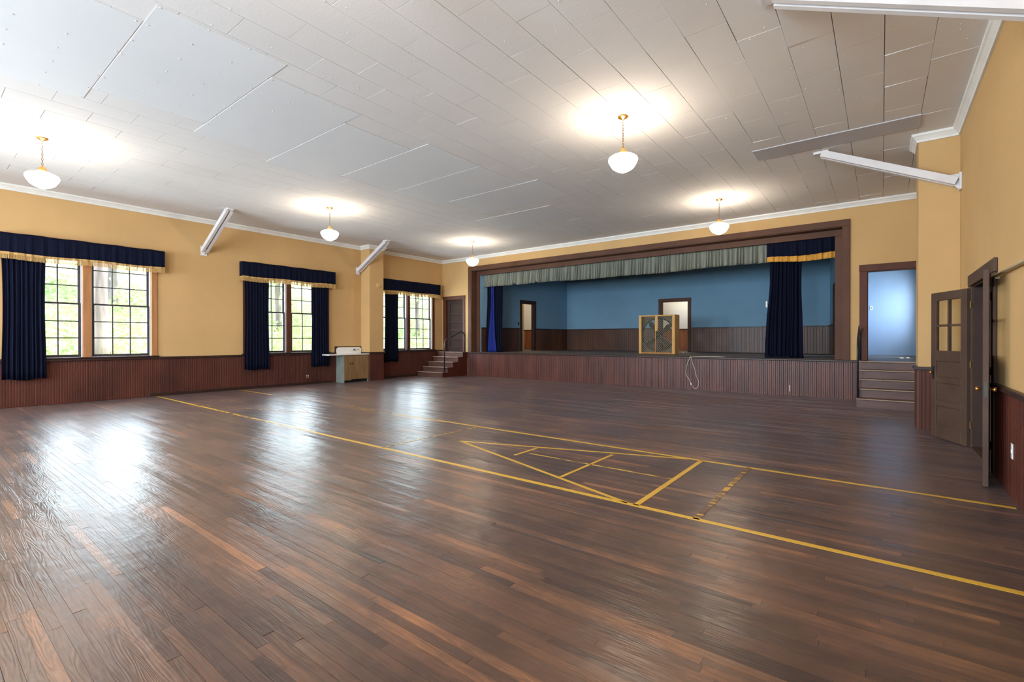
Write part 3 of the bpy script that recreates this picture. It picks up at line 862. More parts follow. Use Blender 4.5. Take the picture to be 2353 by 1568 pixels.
for i, (p0, p1, lb) in enumerate((((WX+2.2, -3.6), (WX+2.2, -8.4), 'dark end wall of the vestibule beyond the double door'), ((WX+0.25, -4.6), (WX+2.2, -4.6), 'dark boarded side wall of the vestibule beyond the double door'), ((WX+2.2, -7.4), (WX+0.25, -7.4), 'dark near side wall of the vestibule beyond the double door'))):
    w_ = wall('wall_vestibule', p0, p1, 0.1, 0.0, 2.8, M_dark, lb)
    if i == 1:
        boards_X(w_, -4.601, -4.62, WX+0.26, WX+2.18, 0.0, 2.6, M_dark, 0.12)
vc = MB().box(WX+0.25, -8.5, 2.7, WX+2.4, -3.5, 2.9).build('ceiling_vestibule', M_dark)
tag(vc, 'dark ceiling of the vestibule beyond the double door', 'ceiling', None, 'structure')

def glazed_leaf(n, label, loc, ang, side):
    """half-glazed door leaf, local x from hinge to free edge, thickness along y"""
    t = thing('door_%d' % n, label, 'door', loc, ang, kind='structure')
    Wd, Ht, T = 0.755, 2.11, 0.044
    z0 = 0.012
    y0, y1 = (0, T) if side > 0 else (-T, 0)
    st = 0.115
    def lb(nm, b, mat=M_door): return MB().cbox(*b, 0.004).build(nm, mat, t, local=True)
    lb('stile', (0, y0, z0, st, y1, Ht)); lb('stile', (Wd-st, y0, z0, Wd, y1, Ht))
    lb('top_rail', (st, y0, Ht-0.12, Wd-st, y1, Ht))
    zr = [z0, z0+0.17, 0.46, 0.53, 0.82, 0.89, 1.16, 1.28]
    lb('bottom_rail', (st, y0, z0, Wd-st, y1, z0+0.19))
    for a, b in ((0.475, 0.555), (0.81, 0.89), (1.12, 1.27)):
        lb('rail', (st, y0, a, Wd-st, y1, b))
    for a, b in ((0.20, 0.475), (0.555, 0.81), (0.89, 1.12)):
        lb('panel', (st, y0+0.013, a, Wd-st, y1-0.013, b))
        # moulding ledge that catches the light
        lb('panel_moulding', (st, y0+0.004, a, Wd-st, y1-0.004, a+0.014))
    m = MB(); xm = Wd/2; zm = (1.27+Ht-0.12)/2
    m.box(xm-0.016, y0+0.006, 1.27, xm+0.016, y1-0.006, Ht-0.12); m.box(st, y0+0.006, zm-0.016, Wd-st, y1-0.006, zm+0.016)
    m.build('glazing_bar', M_door, t, local=True)
    for (a, b) in ((st, xm-0.016), (xm+0.016, Wd-st)):
        for (e, f) in ((1.27, zm-0.016), (zm+0.016, Ht-0.12)):
            MB().box(a, (y0+y1)/2-0.0015, e, b, (y0+y1)/2+0.0015, f).build('pane', M_glass, t, local=True)
    for sg in (-1, 1):
        yk = y1 if sg > 0 else y0
        prof = [(0.010, 0), (0.010, 0.02), (0.020, 0.028), (0.024, 0.04), (0.020, 0.05), (0.006, 0.054)]
        m = MB(); m.lathe([(r, sg*h) for r, h in prof], 16, (Wd-0.06, yk, 0.95), 'Y')
        m.build('knob', M_brass, t, smooth=True, local=True)
        MB().cbox(Wd-0.085, min(yk, yk+sg*0.004), 0.86, Wd-0.035, max(yk, yk+sg*0.004), 1.04, 0.0015).build('lock_plate', M_black, t, local=True)
    MB().box(Wd-0.001, (y0+y1)/2-0.012, 0.88, Wd+0.0015, (y0+y1)/2+0.012, 1.02).build('latch_plate', M_fanmetal, t, local=True)
    for z in (0.25, 1.05, 1.85):
        m = MB(); m.lathe([(0.007, z), (0.007, z+0.09)], 8, (-0.004, (y0 if side > 0 else y1), 0)); m.build('hinge', M_brass, t, local=True)
    return t
glazed_leaf(1, 'half-glazed brown door leaf standing open towards the pilaster', (15.425, -5.245, 0), math.atan2(0.657, -0.296), 1)
glazed_leaf(2, 'half-glazed brown door leaf seen edge-on, folded back near the right wall', (15.415, -6.785, 0), math.atan2(-0.76, -0.105), -1)

# panelled door above the left steps
def panel_door(n, label, loc, ang):
    t = thing('door_%d' % n, label, 'door', loc, ang, kind='structure')
    Wd, Ht, T = 0.965, 2.105, 0.042
    def lb(nm, b, mat=M_doordark): return MB().cbox(*b, 0.003).build(nm, mat, t, local=True)
    st = 0.12
    lb('stile', (0, 0, 0, st, T, Ht)); lb('stile', (Wd-st, 0, 0, Wd, T, Ht))
    zs = [0.0, 0.17, 0.46, 0.55, 0.80, 0.88, 1.12, 1.20, 1.44, 1.52, 1.74, 1.82, 1.99, Ht]
    edges = [(0.0, 0.18), (0.46, 0.54), (0.82, 0.90), (1.16, 1.24), (1.48, 1.56), (1.97, Ht)]
    for a, b in edges: lb('rail', (st, 0, a, Wd-st, T, b))
    for (a, b), (c, d) in zip(edges[:-1], edges[1:]):
        lb('panel', (st, 0.018, b, Wd-st, T-0.018, c))
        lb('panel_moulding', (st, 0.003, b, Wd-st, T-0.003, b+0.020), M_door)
    m = MB(); m.lathe([(0.01, 0), (0.01, -0.03), (0.026, -0.045), (0.026, -0.06), (0.005, -0.068)], 12, (Wd-0.06, 0, 0.95), 'Y'); m.build('knob', M_black, t, smooth=True, local=True)
panel_door(3, 'brown panelled door standing ajar above the left stage steps', (0.215, 0.10, ZS+0.004), math.radians(12))

# ================================================================== OBJECTS
# ------------------------------------------------ steps
def steps(name, label, x0, x1, front, tread, side_right):
    t = thing(name, label, 'steps', ((x0+x1)/2, front, 0))
    rh = ZS/5
    for k in range(5):
        ya = front+k*tread
        MB().box(x0+0.005, ya, k*rh+(0.0 if k == 0 else 0.001), x1-0.005, ya+0.025, (k+1)*rh-0.03).build('riser', M_step, t)
        yb = ya+tread if k < 4 else -0.09
        MB().cbox(x0, ya-0.03, (k+1)*rh-0.03, x1+(0.02 if side_right else 0), yb+0.024 if k < 4 else yb, (k+1)*rh, 0.008).build('tread', M_step, t)
        MB().cbox(x0+0.002, ya-0.036, (k+1)*rh-0.022, x1-0.002, ya-0.029, (k+1)*rh+0.001, 0.002).build('nosing', M_stepedge, t)
    for xs in ((x1-0.03, x1), (x0, x0+0.03)):
        m = MB(); pr = [(front+0.001, 0.0)]
        for k in range(5):
            pr += [(front+0.001+k*tread, (k+1)*rh-0.031), (front+(k+1)*tread if k < 4 else -0.05, (k+1)*rh-0.031)]
        pr += [(-0.05, 0.0)]
        m.prism(pr[::-1], 'X', xs[0], xs[1]); m.build('side_panel', M_bead, t)
    return t
steps('wooden_steps', 'worn wooden steps in the corner below the panelled door', 0.06, 1.455, -1.385, 0.275, True)
steps('wooden_steps', 'dark wooden steps below the tall right doorway', 14.075, 15.42, -1.52, 0.29, False)

def arc(p, q, r, n=5): return [p.lerp(q, i/n) for i in range(n+1)]
def handrail(label, x, ys):
    t = thing('stair_handrail', label, 'handrail', (x, ys[0], 0.18))
    P = [(x, ys[0], 0.19), (x, ys[0]+0.01, 1.22), (x, ys[0]+0.03, 1.33), (x, ys[0]+0.10, 1.42), (x, ys[1]-0.10, 1.70), (x, ys[1], 1.735), (x, ys[1]+0.12, 1.71), (x, ys[2]-0.02, 1.62), (x, ys[2], 1.50), (x, ys[2], ZS)]
    MB().tube(P, 0.021, 10).build('pipe', M_steel, t, smooth=True)
    for (yy, z) in ((ys[0], 0.19), (ys[2], ZS+0.003)):
        MB().lathe([(0.045, z), (0.045, z+0.008), (0.024, z+0.012)], 14, (x, yy, 0)).build('floor_flange', M_steel, t)
handrail('bent dark pipe handrail on the corner steps', 1.36, (-1.20, -0.31, -0.075))
handrail('bent dark pipe handrail on the right-hand steps', 14.095, (-1.34, -0.36, -0.06))

# ------------------------------------------------ ceiling braces
def brace(label, wx, y, s, reach=1.62, zb=3.70):
    """diagonal steel strut from the wall to the ceiling; s=+1 leaves the left wall"""
    t = thing('ceiling_brace', label, 'brace', (wx, y, zb))
    a = Vector((wx+s*0.06, y, zb+0.13)); b = Vector((wx+s*reach, y, 4.66))
    for dy in (-0.052, 0.052):
        MB().beam(a+Vector((0, dy, 0)), b+Vector((0, dy, 0)), 0.062, 0.11, (0, 0, 1)).build('flange', M_brace, t)
    MB().beam(a+Vector((0, 0, 0.035)), b+Vector((0, 0, 0.035)), 0.041, 0.03).build('web', M_brace, t)
    MB().cbox(wx, y-0.075, zb, wx+s*0.03, y+0.075, zb+0.26, 0.004).build('wall_plate', M_brace, t)
    pr = [(wx+s*0.03, zb+0.02), (wx+s*0.03, zb+0.25), (wx+s*0.22, zb+0.25), (wx+s*0.10, zb+0.10)]
    if s > 0: pr = pr[::-1]
    MB().prism(pr, 'Y', y-0.012, y+0.012).build('gusset', M_brace, t)
    MB().box(b.x-0.12, y-0.07, 4.66, b.x+0.10, y+0.07, 4.699).build('ceiling_plate', M_brace, t)
brace('white steel brace on the window wall, right of the wide window', 0.001, -8.86, 1)
brace('white steel brace beside the pilaster on the window wall', 0.001, -4.06, 1)
brace('white steel brace beside the pilaster on the right wall', WX-0.001, -4.06, -1, 1.78)
brace('white steel brace at the upper right corner of the picture', WX-0.001, -8.86, -1, 1.75, 3.72)

# ------------------------------------------------ pendant lamps
def pendant(label, loc, globe=M_globe):
    t = thing('pendant_lamp', label, 'lamp', loc, group='schoolhouse pendant lamps')
    x, y, z = loc   # z: ceiling
    z = 0.0
    MB().lathe([(0.075, 0.0), (0.078, -0.008), (0.070, -0.018), (0.045, -0.030), (0.022, -0.044), (0.012, -0.052)], 28).build('canopy', M_brass, t, smooth=True, local=True)
    m = MB(); zc = -0.05; k = 0
    while zc > -0.455:
        pts = []
        for j in range(10):
            an = 2*PI*j/10
            u, v = 0.0105*math.cos(an), 0.024*math.sin(an)
            pts.append((u if k % 2 == 0 else 0, 0 if k % 2 == 0 else u, zc-0.022+v))
        m.tube(pts, 0.0032, 5, closed=True)
        zc -= 0.0385; k += 1
    m.build('chain', M_chain, t, smooth=True, local=True)
    MB().lathe([(0.010, -0.450), (0.016, -0.462), (0.030, -0.470), (0.048, -0.490), (0.058, -0.515), (0.062, -0.540), (0.055, -0.545)], 28).build('fitter', M_brass, t, smooth=True, local=True)
    g = MB().lathe([(0.055, -0.538), (0.066, -0.548), (0.11, -0.562), (0.165, -0.582), (0.200, -0.606), (0.211, -0.632), (0.207, -0.655), (0.190, -0.690), (0.168, -0.726), (0.150, -0.752), (0.120, -0.772), (0.080, -0.795), (0.040, -0.812), (0.010, -0.818)], 40)
    g.build('globe', globe, t, smooth=True, local=True)
    return t
P1 = pendant('schoolhouse pendant lamp at the far left, near the wide window', (3.76, -12.5, HC-0.003))
for lb, x, y in (('schoolhouse pendant lamp in the middle of the ceiling, largest in view', 11.5, -7.43),
                 ('schoolhouse pendant lamp before the right part of the stage', 11.5, -2.2),
                 ('schoolhouse pendant lamp above the two-curtain window', 3.70, -7.38),
                 ('small schoolhouse pendant lamp before the left corner of the stage', 3.70, -2.17),
                 ('schoolhouse pendant lamp overhead, out of the picture', 11.5, -12.6),
                 ('schoolhouse pendant lamp behind the camera near the window wall', 3.76, -17.4),
                 ('schoolhouse pendant lamp behind the camera near the right wall', 11.5, -17.4)):
    dup(P1, (x, y, HC-0.003), label=lb)
pendant('unseen pendant lamp added to light the room beside the stage', (1.0, 3.6, 4.70), M_globe_back)  # lamps added out of view to light the back rooms
pendant('unseen pendant lamp added to light the room behind the stage', (7.6, 7.0, 4.70), M_globe_back)

# ------------------------------------------------ curtains
def pleat(u, n, seed, amp):
    return amp*(0.65*math.sin(2*PI*n*u+seed)+0.35*math.sin(2*PI*n*1.73*u+seed*2.1)+0.18*math.sin(2*PI*n*3.1*u+seed*0.7))
def crease(u, n, seed, amp):
    ph = PI*n*u+0.9*math.sin(n*0.9*u+seed)+0.5*math.sin(n*2.3*u)
    return -amp*abs(math.sin(ph))**0.9*(0.75+0.25*math.sin(n*1.7*u))
def window_curtain(label, y0, y1, z0, z1, seed, n=8):
    def fn(u, v):
        z = z1+(z0-z1)*v
        sq = 1-0.06*math.sin(PI*min(1, v*1.2))
        yc = (y0+y1)/2
        y = yc+(y0-yc+(y1-y0)*u)*sq
        hem = 0.018*math.sin(9*u+seed)*v
        return (0.105+pleat(u, n, seed+0.3*v, 0.030*(0.6+0.4*v)), y+0.006*math.sin(20*u+seed), z+hem)
    o = MB().grid(fn, 110, 14).build('window_curtain', M_navy, smooth=True, solid=0.004)
    return tag(o, label, 'curtain', 'navy window curtains')
window_curtain('wide navy curtain over the left half of the wide window', -12.63, -11.96, 0.585, 3.35, 0.4, 9)
window_curtain('navy curtain on the left of the middle window', -7.87, -7.17, 0.56, 3.35, 1.7, 8)
window_curtain('navy curtain on the right of the middle window', -5.84, -5.23, 0.57, 3.35, 2.9, 7)
window_curtain('navy curtain between the pilaster and the last window', -2.98, -2.36, 0.61, 3.35, 4.1, 7)

def window_valance(label, y0, y1, seed):
    t = thing('window_valance', label, 'valance', (0.0, (y0+y1)/2, 3.1), group='navy window valances with tan fringe')
    D = 0.20
    L = (y1-y0)+2*D
    def path(u):
        s = u*L
        if s < D: return (s, y0)
        if s > L-D: return (L-s, y1)
        return (D, y0+s-D)
    def fn(u, v):
        x, y = path(u); z = 3.66+(3.235-3.66)*v
        p = pleat(u, 19, seed, 0.008)*(0.4+v)
        if x >= D-1e-6: x += p
        return (max(0.002, x), y, z+0.006*math.sin(31*u+seed)*(1-v)+0.010*math.sin(14*u+seed)*v)
    MB().grid(fn, 260, 5).build('valance_cloth', M_navy, t, smooth=True, solid=0.004)
    MB().box(0.001, y0+0.01, 3.648, D-0.012, y1-0.01, 3.66).build('valance_board', M_casing, t)
    def fb(u, v):
        x, y = path(u); z = 3.25+(3.20-3.25)*v
        if x >= D-1e-6: x += 0.004+pleat(u, 19, seed, 0.008)*1.4
        return (max(0.002, x), y, z+0.010*math.sin(14*u+seed))
    MB().grid(fb, 260, 1).build('fringe_band', M_fringe, t, smooth=True, solid=0.003)
    m = MB(); n = int(L/0.0125)
    rr = random.Random(int(seed*100))
    for i in range(n):
        u = (i+0.5)/n; x, y = path(u)
        if x >= D-1e-6: x += 0.004+pleat(u, 19, seed, 0.008)*1.4
        x = max(0.004, x)
        z1 = 3.205+0.010*math.sin(14*u+seed); z0 = 3.105+0.012*math.sin(14*u+seed)+rr.uniform(-0.006, 0.006)
        w = rr.uniform(0.0035, 0.0050); j = rr.uniform(-0.003, 0.003)
        m.hexa([(x-0.002, y-w+j, z0), (x+0.002, y-w+j, z0), (x+0.002, y+w+j, z0), (x-0.002, y+w+j, z0), (x-0.002, y-w, z1), (x+0.002, y-w, z1), (x+0.002, y+w, z1), (x-0.002, y+w, z1)])
    o = m.build('fringe', M_fringe, t); o['kind'] = 'stuff'
window_valance('long navy valance with tan fringe over the wide near window', -12.73, -9.80, 0.3)
window_valance('navy valance with tan fringe over the middle window', -7.95, -5.04, 1.9)
window_valance('navy valance with tan fringe next to the stage corner', -3.20, -0.285, 3.1)

# stage valance: pleated grey cloth and the surviving navy piece with gold fringe
def stage_valance(label, x0, x1, ytop, ztop, zbot, mat, seed, n, amp, name='stage_valance', tears=()):
    t = thing(name, label, 'valance', ((x0+x1)/2, ytop, zbot))
    def fn(u, v):
        x = x0+(x1-x0)*u
        zb = zbot+0.02*math.sin(7*u+seed)+0.012*math.sin(23*u+seed)
        for (tx, tw, th) in tears:
            if abs(x-tx) < tw: zb += th*(1-abs(x-tx)/tw)
        z = ztop+(zb-ztop)*v
        return (x+0.006*math.sin(40*u), ytop+(crease(u, n, seed, amp) if n > 20 else pleat(u, n, seed, amp))*(0.35+0.65*v), z)
    MB().grid(fn, int(n*14), 5).build('pleated_cloth', mat, t, smooth=True, solid=0.004)
    return t
sv = stage_valance('long grey-green pleated valance across the top of the stage opening', 1.70, 12.04, 0.53, 4.12, 3.50, M_grey, 0.4, 96, 0.15, tears=((3.45, 0.07, 0.09), (4.45, 0.08, 0.08)))
nv = stage_valance('short navy valance with gold fringe at the right end of the stage', 12.05, 13.74, 0.42, 4.12, 3.60, M_navy, 1.2, 9, 0.028)
def gf(u, v):
    x = 12.05+(13.74-12.05)*u
    return (x, 0.412+pleat(u, 9, 1.2, 0.028), 3.625+0.02*math.sin(7*u+1.2)-0.135*v-0.035*u*v)
MB().grid(gf, 150, 4).build('gold_fringe', M_gold, nv, smooth=True, solid=0.006)

def stage_curtain(label, x0t, x1t, x0b, x1b, y, z0, z1, seed, n, amp, mat=M_navy, name='stage_curtain', parent=None, pname='cloth', waist=0.0):
    t = parent or thing(name, label, 'curtain', ((x0b+x1b)/2, y, z0), group=None)
    def fn(u, v):
        e = v**1.6
        a = x0t+(x0b-x0t)*e; b = x1t+(x1b-x1t)*e
        w = waist*math.sin(PI*min(1, v*1.6))
        a += w; b -= w
        x = a+(b-a)*u
        z = z1+(z0-z1)*v
        if v > 0.96: z = z0
        return (x+0.01*math.sin(5*v+8*u), y+pleat(u, n, seed+0.5*v, amp)+0.02*math.sin(6*v), z)
    MB().grid(fn, n*14, 24).build(pname, mat, t, smooth=True, solid=0.005)
    return t
c1 = stage_curtain('tall navy stage curtain hanging below the gold fringe', 12.06, 12.86, 11.98, 12.88, 0.56, ZS+0.004, 3.95, 0.7, 9, 0.045, waist=0.03)
def hem(u, v):
    x = 12.0+0.62*u
    return (x, 0.50-0.10*v+0.03*math.sin(25*u), ZS+0.006+0.05*math.sin(PI*v)*(1+0.4*math.sin(17*u)))
MB().grid(hem, 40, 6).build('gathered_hem', M_navy, c1, smooth=True, solid=0.004)
MB().box(12.015, 0.478, 2.30, 12.05, 0.484, 2.47).build('white_tag', M_white, c1)
c2 = stage_curtain('dark blue stage curtain drawn aside at the left of the stage', 1.94, 2.72, 1.92, 2.76, 0.60, ZS+0.004, 3.95, 2.3, 9, 0.045)
stage_curtain('', 2.24, 2.38, 2.08, 2.52, 0.50, ZS+0.006, 3.50, 1.1, 6, 0.030, M_navylit, parent=c2, pname='lit_blue_fold')  # extra piece painting the lit folds of the curtain

# ------------------------------------------------ drainboard sink and cabinet
t = thing('sink_cabinet', 'small two-door base cabinet below the white sink', 'cabinet', (0.25, -4.42, 0))
MB().box(0.03, -4.92, 0.0, 0.485, -4.90, 0.915).build('side_panel', M_cabside, t)
MB().box(0.03, -3.985, 0.0, 0.485, -3.965, 0.915).build('side_panel', M_cabside, t)
MB().box(0.03, -4.90, 0.10, 0.06, -3.985, 0.915).build('back_panel', M_cab, t)
MB().box(0.06, -4.90, 0.10, 0.47, -3.985, 0.12).build('bottom_panel', M_cab, t)
MB().box(0.44, -4.90, 0.86, 0.485, -3.985, 0.915).build('top_rail', M_cab, t)
MB().box(0.40, -4.90, 0.0, 0.42, -3.985, 0.10).build('toe_board', M_black, t)
for a, b in ((-4.915, -4.665), (-4.660, -3.97)):
    d = MB().cbox(0.486, a, 0.07 if a < -4.8 else 0.10, 0.505, b, 0.895, 0.003).build('door', M_cab, t)
    MB().box(0.505, b-0.05 if a < -4.8 else a+0.03, 0.60, 0.515, b-0.03 if a < -4.8 else a+0.05, 0.66).build('latch', M_black, d)
t = thing('drainboard_sink', 'white enamel sink with drainboard and high back', 'sink', (0.25, -4.6, 0.915))
MB().prism([(0.17, -5.51), (0.50, -5.51), (0.53, -5.48), (0.53, -3.96), (0.025, -3.96), (0.025, -5.19), (0.17, -5.19)], 'Z', 0.918, 0.953).build('drainboard', M_porcelain, t)
pr = []
y0b, y1b, zb0, zb1, r = -4.92, -3.965, 0.953, 1.168, 0.09
pr += [(y0b, zb0), (y1b, zb0)]
for j in range(7):
    an = PI/2*j/6; pr.append((y1b-r+r*math.cos(an), zb1-r+r*math.sin(an)))
for j in range(7):
    an = PI/2+PI/2*j/6; pr.append((y0b+r+r*math.cos(an), zb1-r+r*math.sin(an)))
MB().prism(pr, 'X', 0.025, 0.065).build('backsplash', M_porcelain, t)
fa = MB(); fa.lathe([(0.02, 0.065), (0.02, 0.09), (0.012, 0.10), (0.012, 0.12)], 12, (0, -4.27, 1.075), 'X'); fa.tube([(0.11, -4.27, 1.075), (0.15, -4.27, 1.08), (0.17, -4.27, 1.05)], 0.012); fa.tube([(0.095, -4.27, 1.08), (0.10, -4.24, 1.115)], 0.009)
fa.build('faucet', M_black, t, smooth=True)
MB().lathe([(0.014, 0.065), (0.014, 0.072)], 12, (0, -4.10, 1.085), 'X').build('tap_hole', M_black, t)
bs = MB().box(0.003, -4.96, 0.99, 0.022, -3.94, 1.20).build('trim_19', M_rail); tag(bs, 'dark board on the wall behind the white sink', 'trim', None, 'structure')

# ------------------------------------------------ small wall fittings
o = MB().lathe([(0.085, 0.52), (0.085, 0.535), (0.075, 0.548), (0.02, 0.552)], 28, (0, -3.60, 2.92), 'X')
o = MB().lathe([(0.085, 0.501), (0.085, 0.520), (0.075, 0.532), (0.02, 0.536)], 28, (0, -3.57, 3.33), 'X').build('wall_disc', M_beige, smooth=False)
tag(o, 'round beige cover plate high on the pilaster by the sink', 'cover plate')
t = thing('wall_outlet', 'double outlet plate low on the window wall', 'outlet', (0.021, -5.93, 0.19))
MB().cbox(0.0215, -5.99, 0.20, 0.027, -5.87, 0.32, 0.002).build('plate', M_casing, t)
for yy in (-5.955, -5.905):
    for z in (0.235, 0.285): MB().cbox(0.027, yy-0.014, z-0.014, 0.031, yy+0.014, z+0.014, 0.002).build('socket', M_plate, t)
t = thing('wall_switch', 'white switch plate low on the right wall near the open door', 'switch', (WX-0.021, -7.82, 0.36))
MB().cbox(WX-0.029, -7.855, 0.36, WX-0.0225, -7.785, 0.50, 0.002).build('plate', M_white, t)
MB().box(WX-0.034, -7.828, 0.415, WX-0.029, -7.812, 0.445).build('toggle', M_white, t)
t = thing('wall_rod', 'pale horizontal rod on the right wall beside the door top', 'rod', (WX-0.03, -8.6, 2.06))
MB().tube([(WX-0.035, -6.98, 2.085), (WX-0.035, -10.5, 2.06)], 0.016, 8).build('rod', M_plate, t, smooth=True)
for yy in (-7.05, -9.0): MB().box(WX-0.035, yy-0.01, 2.055, WX-0.001, yy+0.01, 2.09).build('bracket', M_plate, t)
o = MB().cbox(0.001, -0.62, 0, 0.002, -0.60, 0.001, 0.0002)
t = thing('wall_switch', 'dark switch beside the doorway in the left stage wall', 'switch', (SL0[0], SL0[1], ZS), math.atan2(SL1[1]-SL0[1], SL1[0]-SL0[0]))
MB().cbox(2.09, -0.012, 1.12, 2.16, -0.001, 1.25, 0.002).build('plate', M_black, t, local=True)
MB().box(2.117, -0.02, 1.175, 2.133, -0.012, 1.20).build('toggle', M_black, t, local=True)
t = thing('wall_switch', 'small white switch on the pale blue wall through the right doorway', 'switch', (14.28, 4.99, 2.4))
MB().cbox(14.20, 4.988, 2.36, 14.28, 4.999, 2.49, 0.002).build('plate', M_white, t)
MB().box(14.232, 4.98, 2.41, 14.248, 4.988, 2.44).build('toggle', M_black, t)

# extension cord looped over the stage edge
P = [(10.19, 0.02, ZS+0.008), (10.19, -0.07, ZS+0.010), (10.18, -0.098, ZS-0.03), (10.12, -0.098, 0.78), (10.07, -0.075, 0.60), (10.06, -0.06, 0.42), (10.14, -0.06, 0.30), (10.20, -0.06, 0.17), (10.27, -0.06, 0.06),
     (10.34, -0.06, 0.035), (10.40, -0.06, 0.12), (10.41, -0.06, 0.25), (10.34, -0.06, 0.42), (10.30, -0.062, 0.60), (10.25, -0.09, 0.76), (10.215, -0.098, ZS-0.03), (10.21, -0.07, ZS+0.010), (10.25, 0.03, ZS+0.008), (10.5, 0.12, ZS+0.008), (10.9, 0.10, ZS+0.008), (11.05, 0.2, ZS+0.008)]
def smooth_path(P, k=4):
    P = [Vector(p) for p in P]; out = []
    for i in range(len(P)-1):
        p0 = P[max(i-1, 0)]; p1 = P[i]; p2 = P[i+1]; p3 = P[min(i+2, len(P)-1)]
        for j in range(k):
            s = j/k
            out.append(0.5*((2*p1)+(p2-p0)*s+(2*p0-5*p1+4*p2-p3)*s*s+(3*p1-p0-3*p2+p3)*s**3))
    return out+[P[-1]]
t = thing('extension_cord', 'white cord hanging in a loop over the stage edge', 'cord', (10.2, -0.07, 0.03))
MB().tube(smooth_path(P), 0.007, 7).build('cable', M_cord, t, smooth=True)
MB().cbox(10.185, -0.075, 0.13, 10.215, -0.05, 0.19, 0.004).build('plug', M_white, t)

# ------------------------------------------------ large drum fan in a pine frame
FX0, FX1, FY, FD, FH = 7.69, 8.965, 2.18, 0.47, 1.345
t = thing('drum_fan', 'large pine-framed floor fan with wire mesh standing on the stage', 'fan', ((FX0+FX1)/2, FY+FD/2, ZS))
z0, z1 = ZS+0.001, ZS+FH
pw = 0.095
for a, b in ((FX0, FX0+pw), (FX1-pw, FX1)):
    MB().cbox(a, FY, z0, b, FY+0.04, z1, 0.004).build('front_post', M_pine, t)
for a, b in ((FX0, FX0+0.04), (FX1-0.04, FX1)):
    MB().cbox(a, FY+0.041, z0, b, FY+FD, z1, 0.004).build('side_board', M_pine2, t)
MB().cbox(FX0+0.041, FY+0.002, z1-0.045, FX1-0.041, FY+FD, z1-0.003, 0.004).build('top_board', M_pine, t)
MB().cbox(FX0+0.041, FY+0.002, z0, FX1-0.041, FY+FD, z0+0.045, 0.004).build('bottom_board', M_pine2, t)
xc = (FX0+FX1)/2
MB().cbox(xc-0.05, FY-0.012, z1-0.56, xc+0.045, FY+0.01, z1-0.046, 0.003).build('centre_board', M_pine, t)
MB().cbox(xc-0.045, FY-0.010, z0+0.046, xc-0.015, FY+0.01, z1-0.561, 0.003).build('centre_batten', M_pine2, t)
# wire mesh: diamond lattice
m = MB(); mx0, mx1, mz0, mz1 = FX0+pw, FX1-pw, z0+0.045, z1-0.045
sp = 0.068; W_, H_ = mx1-mx0, mz1-mz0
def clipseg(x, z, dx, dz):
    t0, t1 = -9.0, 9.0
    for p, d, lo, hi in ((x, dx, mx0, mx1), (z, dz, mz0, mz1)):
        a, b = (lo-p)/d, (hi-p)/d
        t0 = max(t0, min(a, b)); t1 = min(t1, max(a, b))
    return (t0, t1) if t1 > t0+0.01 else None
for sgn in (1, -1):
    k = -30
    while k < 40:
        x = mx0+k*sp; q = clipseg(x, mz0, 0.62*sgn, 0.78)
        if q:
            m.tube([(x+0.62*sgn*q[0], FY+0.022, mz0+0.78*q[0]), (x+0.62*sgn*q[1], FY+0.022, mz0+0.78*q[1])], 0.0042, 4)
        k += 1
o = m.build('wire_mesh', M_wire, t)
# shroud with a round opening
m = MB(); n = 48; cz = (z0+z1)/2-0.01; Rr = 0.575
yb = FY+0.20
for j in range(n):
    a0, a1 = 2*PI*j/n, 2*PI*(j+1)/n
    def sq(a):
        c, s = math.cos(a), math.sin(a); k = min((FX1-FX0-0.082)/2/max(abs(c), 1e-6), (FH-0.1)/2/max(abs(s), 1e-6))
        return (xc+c*k, cz+s*k)
    i0 = len(m.v)
    for y_ in (yb, yb+0.02):
        for a in (a0, a1):
            m.v.append((xc+Rr*math.cos(a), y_, cz+Rr*math.sin(a))); q = sq(a); m.v.append((q[0], y_, q[1]))
    m.f += [(i0, i0+1, i0+3, i0+2), (i0+4, i0+6, i0+7, i0+5), (i0, i0+2, i0+6, i0+4)]
m.build('shroud', M_fanshroud, t)
m = MB(); m.tube([(xc+(Rr-0.005)*math.cos(2*PI*j/40), yb-0.02, cz+(Rr-0.005)*math.sin(2*PI*j/40)) for j in range(40)], 0.022, 6, closed=True); m.build('ring', M_black, t, smooth=True)
MB().lathe([(0.02, yb-0.06), (0.075, yb-0.05), (0.085, yb), (0.085, yb+0.14), (0.04, yb+0.16)], 20, (xc, 0, cz), 'Y').build('motor_hub', M_fanmetal, t, smooth=True)
for kx in range(4):
    a = math.radians(38+90*kx)
    def bl(u, v):
        r = 0.07+0.48*u; wd = (0.10+0.20*u)*(1-0.25*u*u)
        tw = math.radians(32-12*u); s = (v-0.5)*wd
        # round tip
        r -= 0.10*u*(abs(v-0.5)*2)**2.5
        tx, ty = s*math.cos(tw), s*math.sin(tw)
        return (xc+r*math.cos(a)-tx*math.sin(a), yb+0.05+ty, cz+r*math.sin(a)+tx*math.cos(a))
    MB().grid(bl, 10, 8).build('blade', M_fanmetal, t, smooth=True, solid=0.004)
for dx in (-0.56, 0.56):
    MB().tube([(xc, yb-0.03, cz), (xc+dx, yb-0.03, cz-0.34)], 0.009, 6).build('support_rod', M_wire, t)

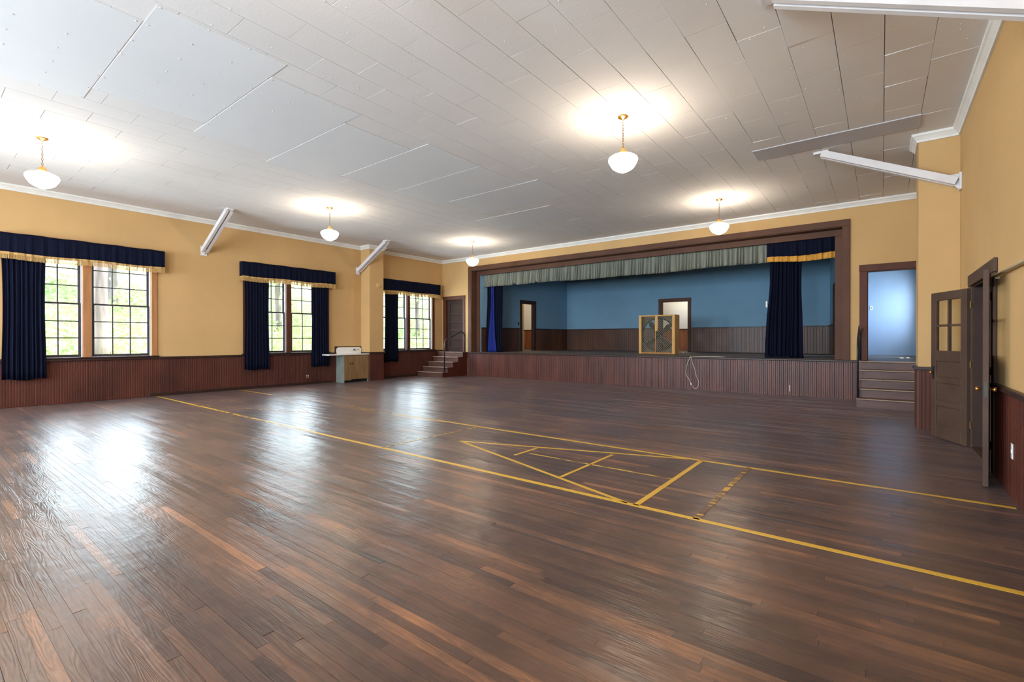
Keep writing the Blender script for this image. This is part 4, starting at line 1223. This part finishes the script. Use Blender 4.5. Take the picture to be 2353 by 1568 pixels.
# ================================================================== OUTSIDE
def hz(x, y):
    d = max(0.0, -x-1.5)
    return -0.35+0.30*d+0.12*math.sin(x*0.7+y*0.5)+0.10*math.sin(y*1.1+1)
h = MB().grid(lambda u, v: (-0.3-24*u, -34+66*v, hz(-0.3-24*u, -34+66*v)), 60, 90).build('hillside', M_hill, smooth=True)
tag(h, 'bright green grassy slope outside the windows', 'hillside', None, 'structure')
gr = MB().box(-0.3, -60, -0.6, 50, 60, -0.5).build('outside_ground', M_hill); tag(gr, 'green ground around the building', 'ground', None, 'structure')
rr = random.Random(5)
m = MB()
def leaf(m, c, s):
    a = Vector((rr.gauss(0, 1), rr.gauss(0, 1), rr.gauss(0, 1))).normalized(); b = a.cross(Vector((rr.gauss(0, 1), rr.gauss(0, 1), rr.gauss(0, 1)))).normalized()
    i = len(m.v)
    m.v += [tuple(c-a*s), tuple(c+b*s*0.5), tuple(c+a*s), tuple(c-b*s*0.5)]; m.f.append((i, i+1, i+2, i+3))
for _ in range(15000):
    x = -rr.uniform(2.5, 17); k = (14.5-x)/14.5
    ya, yb_ = rr.choice(((-12.2, -9.6), (-7.4, -5.3), (-2.9, -0.3)))
    y = -13.95+(rr.uniform(ya, yb_)+13.95)*k
    leaf(m, Vector((x, y, hz(x, y)+abs(rr.gauss(0, 0.25)))), rr.uniform(0.05, 0.13))
o = m.build('undergrowth', M_leaf); tag(o, 'pale green leafy undergrowth on the slope outside the windows', 'undergrowth', None, 'stuff')
def tree(label, x, y, r, hgt, nleaf, crown=(4.0, 3.0, 2.0), group=None):
    zb = hz(x, y)-0.15
    t = thing('tree', label, 'tree', (x, y, zb))
    P = [(x+0.02*math.sin(k), y+0.03*math.sin(k*1.7), zb+hgt*k/10) for k in range(11)]
    MB().tube(P, [r*(1.25 if k == 0 else 1.08-0.05*k) for k in range(11)], 14).build('trunk', M_bark, t, smooth=True)
    m = MB()
    for _ in range(nleaf):
        a = rr.uniform(0, 2*PI); q = crown[1]*math.sqrt(rr.random())
        leaf(m, Vector((x+q*math.cos(a), y+q*math.sin(a), zb+crown[0]+rr.gauss(0, 1)*crown[2]*0.6+1.2)), rr.uniform(0.08, 0.2))
    m.build('crown', M_leaf, t)
tree('large grey tree trunk seen through the wide near window', -4.6, -10.09, 0.21, 9, 1500, (7.0, 3.0, 1.5))
tree('slender tree seen through the middle window', -9.5, -2.2, 0.14, 8, 3500, (3.5, 2.6, 1.8))
tree('slender tree seen through the window next to the stage', -8.0, 5.6, 0.14, 8, 3500, (3.5, 2.6, 1.8))
tree('leafy tree standing behind the large trunk outside', -13.0, -8.0, 0.2, 9, 4000, (4.0, 3.0, 2.0))
def tarp(u, v):
    a = 2*PI*u; q = v
    x = -6.0+0.15*q*math.cos(a); y = -9.66+0.22*q*math.sin(a)
    return (x, y, hz(x, y)+0.05+0.10*(1-q*q)+0.015*math.sin(5*a)*q)
zt = 0.62
o = MB().grid(lambda u, v: (lambda p: (p[0], p[1], p[2]))(tarp(u, v)), 24, 6).build('orange_tarp', M_orange, smooth=True, solid=0.01)
tag(o, 'small orange tarp lying beside the large tree trunk outside', 'tarp')

# tidy helper properties
for o in S.objects:
    if '_w' in o: del o['_w']
